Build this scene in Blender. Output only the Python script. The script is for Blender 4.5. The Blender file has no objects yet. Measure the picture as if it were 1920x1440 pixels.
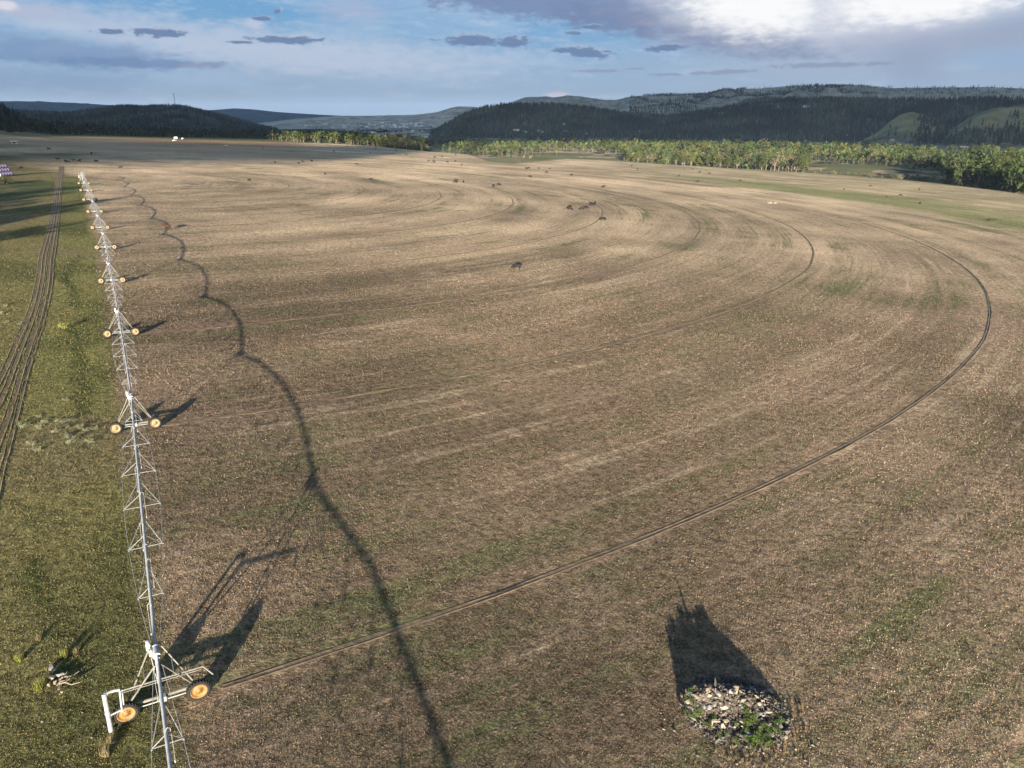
import bpy, bmesh, math, random
import numpy as np
from mathutils import Vector, Matrix
random.seed(7); RNG = np.random.default_rng(7)
SC = bpy.context.scene; COL = SC.collection
# ------------------------------------------------------------------ camera
F = 1330.0; VH = 222.0; H = 30.0
PITCH = math.atan((720-VH)/F)
cam_d = bpy.data.cameras.new('camera'); cam = bpy.data.objects.new('camera', cam_d); COL.objects.link(cam)
cam.location = (0, 0, H); cam.rotation_euler = (math.pi/2-PITCH, 0, 0)
cam_d.sensor_width = 36.0; cam_d.lens = 36.0*F/1920; cam_d.clip_start = 0.5; cam_d.clip_end = 90000
SC.camera = cam
# ------------------------------------------------------------------ light
SUN_EL, SUN_AZ = 8.9, 182.5          # azimuth the light comes FROM (0 = +Y, clockwise); behind the camera
SUN_ST, SKY_ST, EXPO = 4.6, 0.075, 2.25
HAZE = 2.0e-5
SC.cycles.use_denoising = True; SC.cycles.denoising_prefilter = 'ACCURATE'; SC.cycles.volume_bounces = 0; SC.cycles.max_bounces = 6
SC.view_settings.view_transform = 'Standard'; SC.view_settings.look = 'None'
SC.view_settings.gamma = 1.0; SC.view_settings.exposure = EXPO
a, e = math.radians(SUN_AZ), math.radians(SUN_EL)
SUNV = Vector((math.sin(a)*math.cos(e), math.cos(a)*math.cos(e), math.sin(e)))
sun_d = bpy.data.lights.new('sun', 'SUN'); sun_d.energy = SUN_ST; sun_d.angle = math.radians(0.5); sun_d.color = (1.0, 0.89, 0.72)
sun = bpy.data.objects.new('sun', sun_d); COL.objects.link(sun)
sun.rotation_euler = SUNV.to_track_quat('Z', 'Y').to_euler(); sun.location = (0, -50, 200)
# ------------------------------------------------------------------ node helpers
def lin(c):
    return tuple(((v/255)/12.92 if v <= 10 else ((v/255+0.055)/1.055)**2.4) for v in c)
class NT:
    def __init__(s, nt): s.nt = nt; s.n = nt.nodes; s.l = nt.links
    def new(s, t, **k):
        n = s.n.new(t)
        for a_, v in k.items(): setattr(n, a_, v)
        return n
    def put(s, sock, v):
        if isinstance(v, bpy.types.NodeSocket): s.l.new(v, sock)
        elif isinstance(v, (tuple, list)) and len(v) == 3 and sock.type == 'RGBA': sock.default_value = (*v, 1)
        else: sock.default_value = v
    def m(s, op, a_, b=None, c=None, clamp=False):
        n = s.new('ShaderNodeMath', operation=op, use_clamp=clamp); s.put(n.inputs[0], a_)
        if b is not None: s.put(n.inputs[1], b)
        if c is not None: s.put(n.inputs[2], c)
        return n.outputs[0]
    def mix(s, f, a_, b, mode='MIX'):
        n = s.new('ShaderNodeMix', data_type='RGBA', blend_type=mode)
        s.put(n.inputs[0], f); s.put(n.inputs[6], a_); s.put(n.inputs[7], b); return n.outputs[2]
    def ss(s, v, lo, hi, a_=0.0, b=1.0):
        n = s.new('ShaderNodeMapRange', interpolation_type='SMOOTHSTEP')
        s.put(n.inputs[0], v); s.put(n.inputs[1], lo); s.put(n.inputs[2], hi); s.put(n.inputs[3], a_); s.put(n.inputs[4], b); return n.outputs[0]
    def xyz(s, x, y, z):
        n = s.new('ShaderNodeCombineXYZ'); s.put(n.inputs[0], x); s.put(n.inputs[1], y); s.put(n.inputs[2], z); return n.outputs[0]
    def sep(s, v):
        n = s.new('ShaderNodeSeparateXYZ'); s.put(n.inputs[0], v); return n.outputs
    def noise(s, v, sc=1.0, det=2.0, ro=0.5, dist=0.0, color=False):
        n = s.new('ShaderNodeTexNoise'); s.put(n.inputs['Vector'], v); n.inputs['Scale'].default_value = sc
        n.inputs['Detail'].default_value = det; n.inputs['Roughness'].default_value = ro; n.inputs['Distortion'].default_value = dist
        return n.outputs[1 if color else 0]
def pxray(px, py):
    x = (px-960)/F; y = (py-720)/F; c, s = math.cos(PITCH), math.sin(PITCH)
    return np.array([x, c-y*s, -s-y*c])
def azel(px, py):
    r = pxray(px, py); return math.atan2(r[0], r[1]), r[2]/math.hypot(r[0], r[1])
# ------------------------------------------------------------------ world sky with clouds
world = bpy.data.worlds.new('World'); SC.world = world; world.use_nodes = True
W = NT(world.node_tree); W.n.clear()
K = 1/2**EXPO
def sc_(c, g=1.0): return tuple(v*K*g for v in lin(c))
tc = W.new('ShaderNodeTexCoord').outputs['Generated']
dx, dy, dz = W.sep(tc)
AZ = W.m('ARCTAN2', dx, dy)
HZ = W.m('SQRT', W.m('ADD', W.m('MULTIPLY', dx, dx), W.m('MULTIPLY', dy, dy)))
EL = W.m('DIVIDE', dz, W.m('MAXIMUM', HZ, 0.02))
n1 = W.noise(W.xyz(W.m('MULTIPLY', AZ, 16), W.m('MULTIPLY', EL, 60), 0.0), 1.0, 6, 0.6)
n2 = W.noise(W.xyz(W.m('MULTIPLY', AZ, 45), W.m('MULTIPLY', EL, 120), 3.0), 1.0, 5, 0.62)
n3 = W.noise(W.xyz(W.m('ADD', W.m('MULTIPLY', AZ, 70), W.m('MULTIPLY', EL, 22)), W.m('MULTIPLY', EL, 9), 7.0), 1.0, 4, 0.55)
n4 = W.noise(W.xyz(W.m('MULTIPLY', AZ, 75), W.m('MULTIPLY', EL, 190), 5.0), 1.0, 5, 0.65)
nlo = W.noise(W.xyz(W.m('MULTIPLY', AZ, 4.5), W.m('MULTIPLY', EL, 28), 11.0), 1.0, 6, 0.58, 0.6)
col = W.mix(W.ss(EL, 0.0, 0.125), sc_((172, 190, 210)), sc_((118, 168, 210)))
col = W.mix(W.ss(EL, 0.12, 0.9), col, sc_((70, 112, 165)))
col = W.mix(W.m('MULTIPLY', W.ss(nlo, 0.42, 0.66), W.ss(EL, 0.0, 0.05, 0.3, 0.6)), col, sc_((172, 196, 222)))
col = W.mix(W.m('MULTIPLY', W.ss(n1, 0.52, 0.72), 0.4), col, sc_((200, 214, 230)))
col = W.mix(W.m('MULTIPLY', W.ss(n4, 0.53, 0.70), W.ss(EL, 0.02, 0.06, 0.0, 0.22)), col, sc_((206, 216, 232)))
def blob(col, px, py, rx, ry, c, soft=0.5, nz=0.5, op=1.0, ns=None, mod=None, tilt=0.0):
    a0, e0 = azel(px, py); a1, _ = azel(px+rx, py); _, e1 = azel(px, max(py-ry, -200))
    u = W.m('DIVIDE', W.m('SUBTRACT', AZ, a0), a1-a0); v0 = W.m('SUBTRACT', EL, e0)
    if tilt: v0 = W.m('SUBTRACT', v0, W.m('MULTIPLY', W.m('SUBTRACT', AZ, a0), tilt))
    v = W.m('DIVIDE', v0, e1-e0)
    d = W.m('SQRT', W.m('ADD', W.m('MULTIPLY', u, u), W.m('MULTIPLY', v, v)))
    d = W.m('ADD', d, W.m('MULTIPLY', W.m('SUBTRACT', ns or n2, 0.5), nz*2))
    f = W.ss(d, 1+soft, 1-soft); f = W.m('MULTIPLY', f, op)
    if mod: f = W.m('MULTIPLY', f, mod)
    return W.mix(f, col, sc_(c))
# pale and grey banks on the left
col = blob(col, 380, 75, 420, 34, (192, 204, 224), 0.7, 1.2, 0.7, n2, tilt=-0.10)
col = blob(col, 620, 108, 360, 30, (194, 206, 224), 0.8, 1.2, 0.6, n2)
col = blob(col, 130, 100, 190, 26, (122, 150, 190), 0.5, 1.3, 0.75, n2, tilt=-0.06)
col = blob(col, 260, 118, 150, 9, (116, 142, 182), 0.4, 1.4, 0.7)
col = blob(col, 90, 150, 180, 18, (136, 164, 198), 0.6, 1.2, 0.5, n2)
col = blob(col, 60, 22, 80, 14, (182, 190, 214), 0.7, 0.8, 0.8)
col = blob(col, 10, 10, 22, 9, (225, 222, 232), 0.5, 0.6, 0.9)
col = blob(col, 475, 46, 22, 10, (200, 206, 226), 0.7, 0.7, 0.8)
col = blob(col, 660, 20, 60, 18, (178, 186, 212), 0.8, 0.8, 0.6)
# the big dark bank and the shining shower cloud on the right
col = blob(col, 1060, -8, 280, 48, (122, 143, 180), 0.3, 0.9, 0.95, n2, tilt=-0.05)
col = blob(col, 1180, 35, 130, 28, (120, 138, 174), 0.3, 0.9, 0.9, n2, tilt=-0.1)
col = blob(col, 1660, 84, 460, 84, (172, 186, 206), 0.7, 0.6, 0.8, n1)
col = blob(col, 1340, 62, 190, 34, (124, 138, 172), 0.5, 1.0, 0.95, n2, tilt=-0.16)
col = blob(col, 1640, 62, 130, 34, (176, 182, 204), 0.7, 0.8, 0.8, n1)
col = blob(col, 1400, 8, 175, 62, (214, 218, 228), 0.85, 0.7, 0.95, n1, tilt=-0.10)
col = blob(col, 1425, 6, 135, 56, (255, 255, 255), 0.55, 0.9, 1.0, n2, tilt=-0.10)
col = blob(col, 1600, -5, 60, 40, (232, 233, 240), 0.8, 0.6, 0.8, n1)
col = blob(col, 1745, 2, 190, 52, (218, 222, 232), 0.85, 0.7, 0.95, n1, tilt=0.04)
col = blob(col, 1735, -6, 165, 46, (255, 255, 255), 0.5, 0.9, 1.0, n2, tilt=0.04)
col = blob(col, 1543, 40, 22, 50, (206, 210, 222), 0.9, 0.7, 0.35, n1)
col = blob(col, 1715, 104, 70, 48, (148, 160, 188), 0.9, 0.7, 0.5, n1)
col = blob(col, 1880, 64, 120, 30, (158, 168, 192), 0.7, 0.8, 0.75, n1, tilt=0.1)
col = blob(col, 1870, 112, 90, 20, (150, 180, 214), 0.8, 0.8, 0.6, n1)
# small dark fair-weather clouds, each with a paler top
for (x, y, rx, ry, t) in ((297, 61, 50, 8, 0), (355, 122, 28, 4, 0), (392, 121, 22, 4, 0), (540, 75, 66, 7, 0), (455, 79, 26, 3, 0), (494, 35, 18, 4, 0),
    (522, 20, 8, 4, .3), (205, 59, 26, 5, 0), (884, 76, 52, 10, 0), (962, 79, 28, 10, 0), (1096, 98, 50, 9, -.1), (1246, 90, 36, 6, .05),
    (1110, 50, 14, 4, 0), (1075, 62, 12, 3, 0), (1544, 122, 110, 4.5, 0), (1346, 136, 62, 4, .03), (1120, 133, 46, 2.4, 0), (1190, 129, 16, 2, 0), (1250, 140, 30, 2.5, 0)):
    if y < 112: col = blob(col, x+3, y-ry*.5, rx*.95, ry*.9, (186, 198, 218), 0.5, 1.2, 0.6, ns=n4, tilt=t)
    col = blob(col, x, y, rx, ry, (106, 130, 168) if y < 112 and x < 1300 else (148, 160, 186), 0.3, 1.5, 0.9, ns=n4, tilt=t)
col = blob(col, 145+900, 180, 22, 8, (214, 208, 220), 0.5, 0.5, 0.8)
sky = W.new('ShaderNodeTexSky', sky_type='NISHITA'); sky.sun_disc = False
sky.sun_elevation = math.radians(SUN_EL); sky.sun_rotation = math.radians(SUN_AZ); sky.altitude = 1100
nis = W.new('ShaderNodeVectorMath', operation='SCALE'); W.l.new(sky.outputs[0], nis.inputs[0]); nis.inputs[3].default_value = SKY_ST
# clouds are drawn over the whole dome; low ones ahead, broken ones elsewhere
back = W.mix(W.m('MULTIPLY', W.ss(nlo, 0.45, 0.7), 0.5), nis.outputs[0], sc_((120, 130, 150)))
fr = W.m('MULTIPLY', W.ss(W.m('ABSOLUTE', AZ), 1.5, 1.0), W.ss(EL, 0.6, 0.25))
final = W.mix(fr, back, col)
bg = W.new('ShaderNodeBackground'); W.l.new(final, bg.inputs[0]); bg.inputs[1].default_value = 1.0
wo = W.new('ShaderNodeOutputWorld'); W.l.new(bg.outputs[0], wo.inputs[0])
# ------------------------------------------------------------------ field plane (a terrace that falls gently to the river on the right)
NRM = np.array([0.0494352, 0.01573026, 0.99865345]); NRM /= np.linalg.norm(NRM)
Z0 = -0.04045
def planez(x, y): return Z0 - (NRM[0]*x + NRM[1]*y)/NRM[2]
def g(px, py):                                      # where a sight line of the survey meets the terrace
    r = pxray(px, py); C = np.array([0, 0, H]); t = np.dot(np.array([0, 0, Z0])-C, NRM)/np.dot(r, NRM)
    return C+r*t
PIV = g(155.3, 338); T1 = g(307, 1322)
# ------------------------------------------------------------------ numpy noise
def vnoise(x, y, seed=0):
    xi = np.floor(x).astype(np.int64); yi = np.floor(y).astype(np.int64); xf = x-xi; yf = y-yi
    def h(a_, b):
        v = (a_*374761393 + b*668265263 + seed*1274126177) & 0xffffffff
        v = ((v ^ (v >> 13))*1274126177) & 0xffffffff
        return ((v ^ (v >> 16)) & 0xffff)/65535.0
    u = xf*xf*(3-2*xf); v = yf*yf*(3-2*yf)
    return (h(xi, yi)*(1-u)+h(xi+1, yi)*u)*(1-v)+(h(xi, yi+1)*(1-u)+h(xi+1, yi+1)*u)*v
def fbm(x, y, o=4, seed=0):
    s = 0; a_ = 0.5; t = 0
    for k in range(o): s = s+a_*vnoise(x*2**k, y*2**k, seed+k); t += a_; a_ *= 0.5
    return s/t
def sstep(v, a_, b): t = np.clip((v-a_)/(b-a_), 0, 1); return t*t*(3-2*t)
# ------------------------------------------------------------------ mesh helpers
def mesh_np(name, V, Fc, mats, smooth=False, fmat=None, attrs=None):
    V = np.asarray(V, dtype=np.float64); Fc = np.asarray(Fc, dtype=np.int64); k = Fc.shape[1]
    me = bpy.data.meshes.new(name); me.vertices.add(len(V)); me.vertices.foreach_set('co', V.ravel())
    me.loops.add(Fc.size); me.loops.foreach_set('vertex_index', Fc.ravel())
    me.polygons.add(len(Fc)); me.polygons.foreach_set('loop_start', np.arange(len(Fc))*k)
    me.polygons.foreach_set('loop_total', np.full(len(Fc), k))
    for m_ in mats: me.materials.append(m_)
    if fmat is not None: me.polygons.foreach_set('material_index', fmat)
    me.update(calc_edges=True)
    me.polygons.foreach_set('use_smooth', np.full(len(Fc), smooth))
    if attrs:
        for an, c in attrs.items():
            at = me.color_attributes.new(an, 'FLOAT_COLOR', 'POINT')
            c4 = np.ones((len(V), 4)); c4[:, :3] = c; at.data.foreach_set('color', c4.ravel())
    return me
def link(name, me, parent=None, loc=None, mtx=None):
    o = bpy.data.objects.new(name, me); COL.objects.link(o)
    if parent: o.parent = parent
    if loc is not None: o.location = loc
    if mtx is not None: o.matrix_world = mtx
    return o
def tag(o, label=None, cat=None, group=None, kind=None):
    if label: o['label'] = label
    if cat: o['category'] = cat
    if group: o['group'] = group
    if kind: o['kind'] = kind
    return o
def copy_tree(o, parent=None):
    c = o.copy(); COL.objects.link(c)
    if parent is not None: c.parent = parent
    for ch in list(o.children): copy_tree(ch, c)
    return c
class MB:                                            # collects shapes into one mesh
    def __init__(s): s.v = []; s.f = []; s.m = []
    def add(s, v, f, m=0):
        b = len(s.v); s.v += [tuple(p) for p in v]; s.f += [tuple(i+b for i in q) for q in f]; s.m += [m]*len(f)
    def tube(s, pts, rad, n=8, m=0, cap=True):
        pts = [Vector(p) for p in pts]; R = rad if isinstance(rad, (list, tuple)) else [rad]*len(pts)
        v = []; f = []
        up = Vector((0, 0, 1)); t0 = (pts[-1]-pts[0]).normalized()
        if abs(t0.z) > 0.9: up = Vector((1, 0, 0))
        for i, p in enumerate(pts):
            t = (pts[min(i+1, len(pts)-1)]-pts[max(i-1, 0)]).normalized()
            a_ = t.cross(up).normalized(); b = t.cross(a_).normalized()
            for k in range(n):
                q = 2*math.pi*k/n; v.append(p+(a_*math.cos(q)+b*math.sin(q))*R[i])
        for i in range(len(pts)-1):
            for k in range(n): k2 = (k+1) % n; f.append((i*n+k, i*n+k2, (i+1)*n+k2, (i+1)*n+k))
        if cap: f.append(tuple(range(n))); f.append(tuple(reversed(range((len(pts)-1)*n, len(pts)*n))))
        s.add(v, f, m)
    def box(s, c, d, m=0, R=None):
        v = []
        for x in (-.5, .5):
            for y in (-.5, .5):
                for z in (-.5, .5):
                    p = Vector((x*d[0], y*d[1], z*d[2]))
                    if R is not None: p = R @ p
                    v.append(p+Vector(c))
        s.add(v, [(0, 1, 3, 2), (4, 6, 7, 5), (0, 4, 5, 1), (2, 3, 7, 6), (0, 2, 6, 4), (1, 5, 7, 3)], m)
    def lathe(s, prof, axis='x', n=28, m=0, c=(0, 0, 0), mf=None):   # prof: (along, radius)
        v = []; f = []
        for (h, r) in prof:
            for k in range(n):
                q = 2*math.pi*k/n
                v.append((c[0]+h, c[1]+r*math.cos(q), c[2]+r*math.sin(q)) if axis == 'x' else (c[0]+r*math.cos(q), c[1]+r*math.sin(q), c[2]+h))
        for i in range(len(prof)-1):
            for k in range(n): k2 = (k+1) % n; f.append((i*n+k, i*n+k2, (i+1)*n+k2, (i+1)*n+k))
        s.add(v, f, m)
    def mesh(s, name, mats, smooth=False):
        me = bpy.data.meshes.new(name); me.from_pydata(s.v, [], s.f)
        for m_ in mats: me.materials.append(m_)
        me.polygons.foreach_set('material_index', s.m); me.polygons.foreach_set('use_smooth', [smooth]*len(s.f)); me.update(); return me
    def build(s, name, mats, parent=None, smooth=False):
        return link(name, s.mesh(name, mats if isinstance(mats, list) else [mats], smooth), parent)
# ------------------------------------------------------------------ materials
def mat(name, color=(.5, .5, .5), rough=0.85, metal=0.0, var=0.25, scale=3.0, bump=0.0, bscale=20.0, color2=None, attr=None, objrand=0.0, coord='Object', spec=0.3, trans=0.0):
    m_ = bpy.data.materials.new(name); m_.use_nodes = True; N = NT(m_.node_tree)
    b = N.n['Principled BSDF']; out = N.n['Material Output']
    t = N.new('ShaderNodeTexCoord').outputs[coord]
    base = color
    if attr:
        at = N.new('ShaderNodeAttribute'); at.attribute_name = attr; base = at.outputs['Color']
    nz = N.noise(t, scale, 5, 0.6)
    if color2: base = N.mix(N.ss(nz, 0.42, 0.62), base, color2)
    f = N.ss(nz, 0.2, 0.8, 1-var, 1+var)
    if objrand:
        oi = N.new('ShaderNodeObjectInfo').outputs['Random']; f = N.m('MULTIPLY', f, N.ss(oi, 0, 1, 1-objrand, 1+objrand))
    c = N.mix(1.0, base, N.xyz(f, f, f), 'MULTIPLY')
    if objrand:
        hs = N.new('ShaderNodeHueSaturation'); N.l.new(c, hs.inputs['Color'])
        N.l.new(N.ss(N.m('FRACT', N.m('MULTIPLY', oi, 7.31)), 0, 1, 0.5-objrand*.10, 0.5+objrand*.07), hs.inputs['Hue'])
        c = hs.outputs[0]
    N.l.new(c, b.inputs['Base Color']); b.inputs['Roughness'].default_value = rough; b.inputs['Metallic'].default_value = metal
    b.inputs['Specular IOR Level'].default_value = spec
    if bump:
        bn = N.new('ShaderNodeBump'); bn.inputs['Strength'].default_value = 1.0; bn.inputs['Distance'].default_value = bump
        N.l.new(N.noise(t, bscale, 4, 0.6), bn.inputs['Height']); N.l.new(bn.outputs[0], b.inputs['Normal'])
    if trans:
        tr = N.new('ShaderNodeBsdfTranslucent'); N.l.new(c, tr.inputs[0]); mx = N.new('ShaderNodeMixShader'); mx.inputs[0].default_value = trans
        N.l.new(b.outputs[0], mx.inputs[1]); N.l.new(tr.outputs[0], mx.inputs[2]); N.l.new(mx.outputs[0], out.inputs[0])
    return m_
def ground_mat():
    """Vertex colour 'tint' gives the plant/soil cover; 'zone' = (field streaks, fine speckle, far)"""
    m_ = bpy.data.materials.new('ground_cover'); m_.use_nodes = True; N = NT(m_.node_tree); b = N.n['Principled BSDF']
    b.inputs['Roughness'].default_value = 1.0; b.inputs['Specular IOR Level'].default_value = 0.05
    pos = N.new('ShaderNodeNewGeometry').outputs['Position']; x, y, z = N.sep(pos)
    ta = N.new('ShaderNodeAttribute'); ta.attribute_name = 'tint'; za = N.new('ShaderNodeAttribute'); za.attribute_name = 'zone'
    zf, zs, zfar = N.sep(za.outputs['Vector'])
    X = N.m('SUBTRACT', x, float(PIV[0])); Y = N.m('SUBTRACT', y, float(PIV[1]))
    R = N.m('SQRT', N.m('ADD', N.m('MULTIPLY', X, X), N.m('MULTIPLY', Y, Y))); TH = N.m('ARCTAN2', X, Y)
    wob = N.m('MULTIPLY', N.m('SUBTRACT', N.noise(pos, 0.02, 3), 0.5), 7.0)
    R2 = N.m('ADD', R, wob)
    s1 = N.noise(N.xyz(N.m('MULTIPLY', R2, 0.11), N.m('MULTIPLY', TH, 1.6), 0.0), 1.0, 4, 0.6)
    s2 = N.noise(N.xyz(N.m('MULTIPLY', R, 0.62), N.m('MULTIPLY', TH, 5.0), 4.0), 1.0, 3, 0.6)
    s3 = N.noise(N.xyz(N.m('MULTIPLY', R, 2.6), N.m('MULTIPLY', TH, 22.0), 9.0), 1.0, 2, 0.6)
    big = N.noise(pos, 0.011, 4, 0.62, 0.3); mid = N.noise(pos, 0.09, 4, 0.65); fine = N.noise(pos, 1.3, 5, 0.75); vf = N.noise(pos, 6.0, 3, 0.7)
    c = ta.outputs['Color']
    straw = (0.47, 0.36, 0.24); weed = (0.098, 0.112, 0.045); pink = (0.30, 0.195, 0.15)
    st = N.m('ADD', N.m('MULTIPLY', N.m('SUBTRACT', s1, 0.5), 1.3), N.m('ADD', N.m('MULTIPLY', N.m('SUBTRACT', s2, 0.5), 1.15), N.m('MULTIPLY', N.m('SUBTRACT', s3, .5), .6)))
    st = N.m('ADD', st, N.m('ADD', N.m('MULTIPLY', N.m('SUBTRACT', big, 0.5), 1.1), N.m('MULTIPLY', N.m('SUBTRACT', mid, 0.5), 0.9)))
    cf = N.mix(N.m('MULTIPLY', N.ss(st, 0.02, 0.55), 0.8), c, straw)
    cf = N.mix(N.m('MULTIPLY', N.ss(st, 0.02, -0.5), 0.85), cf, weed)
    cf = N.mix(N.m('MULTIPLY', N.ss(N.noise(pos, 0.035, 4, 0.6), 0.52, 0.7), 0.4), cf, pink)
    cg = N.mix(N.m('MULTIPLY', N.ss(mid, 0.48, 0.72), 0.55), c, (0.14, 0.105, 0.05))
    cg = N.mix(N.m('MULTIPLY', N.ss(big, 0.5, 0.7), 0.35), cg, (0.05, 0.062, 0.018))
    cc = N.mix(zf, cg, cf)
    sp = N.m('MULTIPLY', N.ss(fine, 0.32, 0.68, 0.5, 1.5), N.ss(vf, 0.32, 0.68, 0.6, 1.4))
    sp = N.m('ADD', N.m('MULTIPLY', N.m('SUBTRACT', sp, 1.0), zs), 1.0)
    cc = N.mix(1.0, cc, N.xyz(sp, sp, sp), 'MULTIPLY')
    # leaf litter specks
    lit = N.m('MULTIPLY', N.ss(N.noise(pos, 9.0, 2, 0.8), 0.60, 0.70), N.m('MULTIPLY', zs, 0.5))
    cc = N.mix(lit, cc, N.mix(zf, (0.22, 0.19, 0.09), (0.33, 0.25, 0.18)))
    N.l.new(cc, b.inputs['Base Color'])
    bh = N.m('ADD', N.m('MULTIPLY', fine, 0.34), N.m('MULTIPLY', vf, 0.09)); bh = N.m('ADD', bh, N.m('MULTIPLY', mid, 0.5))
    bn = N.new('ShaderNodeBump'); bn.inputs['Distance'].default_value = 1.0; N.l.new(bh, bn.inputs['Height'])
    N.l.new(N.m('MULTIPLY', zs, 0.85), bn.inputs['Strength']); N.l.new(bn.outputs[0], b.inputs['Normal'])
    return m_
M_ground = ground_mat()
M_truss = mat('truss_steel', (0.155, 0.16, 0.17), 0.6, 0.0, 0.25, 2.5)
M_galv = mat('galvanised_steel', (0.27, 0.28, 0.30), 0.45, 0.1, 0.25, 2.5)
M_frame = mat('weathered_frame', (0.135, 0.13, 0.115), 0.6, 0.1, 0.35, 2.0)
M_rim = mat('yellow_rim', (0.17, 0.115, 0.05), 0.6, 0.0, 0.35, 4.0, color2=(0.20, 0.09, 0.02))
M_rimpale = mat('faded_rim', (0.18, 0.135, 0.075), 0.6, 0.0, 0.3, 4.0)
M_tyre = mat('tyre_rubber', (0.014, 0.013, 0.012), 0.9, 0.0, 0.3)
M_box = mat('white_box', (0.34, 0.34, 0.33), 0.5)
M_track = mat('dry_track_soil', (0.135, 0.098, 0.062), 1.0, 0, 0.35, 1.5, bump=0.05, bscale=3, coord='Object')
M_rut = mat('dark_rut_soil', (0.120, 0.080, 0.050), 1.0, 0, 0.4, 0.8, bump=0.05, bscale=4)
M_berm = mat('grassy_berm', (0.15, 0.125, 0.06), 1.0, 0, 0.4, 1.2, bump=0.06, bscale=4)
M_leaf = [mat('cottonwood_leaf_a', (0.042, 0.056, 0.018), 0.9, 0, 0.45, 0.5, objrand=0.28, spec=.08, trans=0.15), mat('cottonwood_leaf_b', (0.055, 0.066, 0.024), 0.9, 0, 0.45, 0.5, objrand=0.28, spec=.08, trans=0.15)]
M_leaf += [mat('cottonwood_leaf_sparse', (0.080, 0.074, 0.038), 0.85, 0, 0.35, 0.5, objrand=0.3), mat('cottonwood_leaf_dark', (0.026, 0.040, 0.013), 0.8, 0, 0.4, 0.5, objrand=0.3)]
M_woods = mat('woodland_leaf', (0.06, 0.07, 0.02), 0.95, 0, 0.3, 0.05, spec=.05, attr='tint', coord='Object')
M_bark = mat('pale_bark', (0.17, 0.14, 0.11), 0.9, 0, 0.3)
M_pine = mat('pine_needles', (0.016, 0.026, 0.013), 0.9, 0, 0.4, 0.8, objrand=0.25)
M_pinef = mat('pine_forest_needles', (0.02, 0.03, 0.018), 0.95, 0, 0.2, 0.02, attr='tint')
M_sage = mat('sagebrush_leaf', (0.15, 0.16, 0.10), 0.9, 0, 0.3, 3, objrand=0.3)
M_weed = mat('weed_leaf', (0.060, 0.11, 0.018), 0.7, 0, 0.3, 3, objrand=0.2, trans=0.2)
M_ybush = mat('yellow_green_leaf', (0.15, 0.16, 0.035), 0.8, 0, 0.3, 3)
M_drygrass = mat('dry_grass', (0.20, 0.155, 0.085), 0.9, 0, 0.3, 3)
M_rock = [mat('tan_rock', (0.15, 0.125, 0.10), 0.95, 0, 0.4, 4, bump=0.03, bscale=9, objrand=0.4), mat('grey_rock', (0.15, 0.145, 0.14), 0.95, 0, 0.4, 4, bump=0.03, bscale=9, objrand=0.35), mat('pale_rock', (0.23, 0.19, 0.145), 0.95, 0, 0.3, 4, bump=0.03, bscale=9, objrand=0.2)]
M_wood = mat('dry_wood', (0.17, 0.14, 0.11), 0.95, 0, 0.4, 6)
M_cow = [mat('black_hide', (0.010, 0.008, 0.008), 0.75, 0, 0.3, 2, objrand=0.2), mat('red_brown_hide', (0.030, 0.010, 0.006), 0.75, 0, 0.3, 2)]
M_white = mat('white_paint', (0.62, 0.62, 0.60), 0.6, 0, 0.1)
M_wall = mat('pale_wall', (0.40, 0.38, 0.34), 0.8, 0, 0.15, objrand=0.3)
M_roof = mat('grey_roof', (0.30, 0.30, 0.31), 0.6, 0, 0.15, objrand=0.5)
M_dark = mat('dark_opening', (0.02, 0.02, 0.025), 0.4)
M_asphalt = mat('asphalt', (0.085, 0.085, 0.09), 0.95, 0, 0.15, 0.05)
M_gravel = mat('rail_ballast', (0.10, 0.075, 0.065), 1.0, 0, 0.25, 0.05)
M_bale = mat('purple_bale_wrap', (0.22, 0.18, 0.28), 0.6, 0, 0.15, 2); M_baleend = mat('white_bale_end', (0.34, 0.31, 0.38), 0.7, 0, 0.2)
M_hay = mat('hay', (0.24, 0.18, 0.09), 0.95, 0, 0.3)
M_pole = mat('pole_wood', (0.22, 0.19, 0.16), 0.9)
M_shadecloud = mat('shade_cloud_white', (0.75, 0.76, 0.8), 1.0, 0, 0.05, 0.001)  # for the unseen slabs added to cast shade
# ------------------------------------------------------------------ terrain functions
FLOOR = -38.0
EDGE_PX = [(-900, 232), (-500, 236), (-200, 240), (0, 245), (60, 250), (100, 254), (200, 257), (350, 262), (500, 266), (640, 270), (700, 274), (760, 280), (810, 285), (850, 287), (880, 289), (915, 300),
           (960, 305), (1010, 301), (1060, 297), (1120, 300), (1200, 305), (1300, 311), (1400, 317), (1500, 323), (1600, 330), (1700, 338), (1800, 349), (1870, 357), (1920, 365), (2100, 392), (2400, 440)]
EP = np.array([g(*p) for p in EDGE_PX]); ETH = np.arctan2(EP[:, 0], EP[:, 1]); ER = np.hypot(EP[:, 0], EP[:, 1])
ETH = np.concatenate([[-3.2, -2.0], ETH, [2.0, 3.2]]); ER = np.concatenate([[500, 600], ER, [420, 500]])
def redge(th): return np.interp(th, ETH, ER)
def px_of(th): return 960+np.tan(np.clip(th, -1.2, 1.2))*F*1.0708
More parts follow.
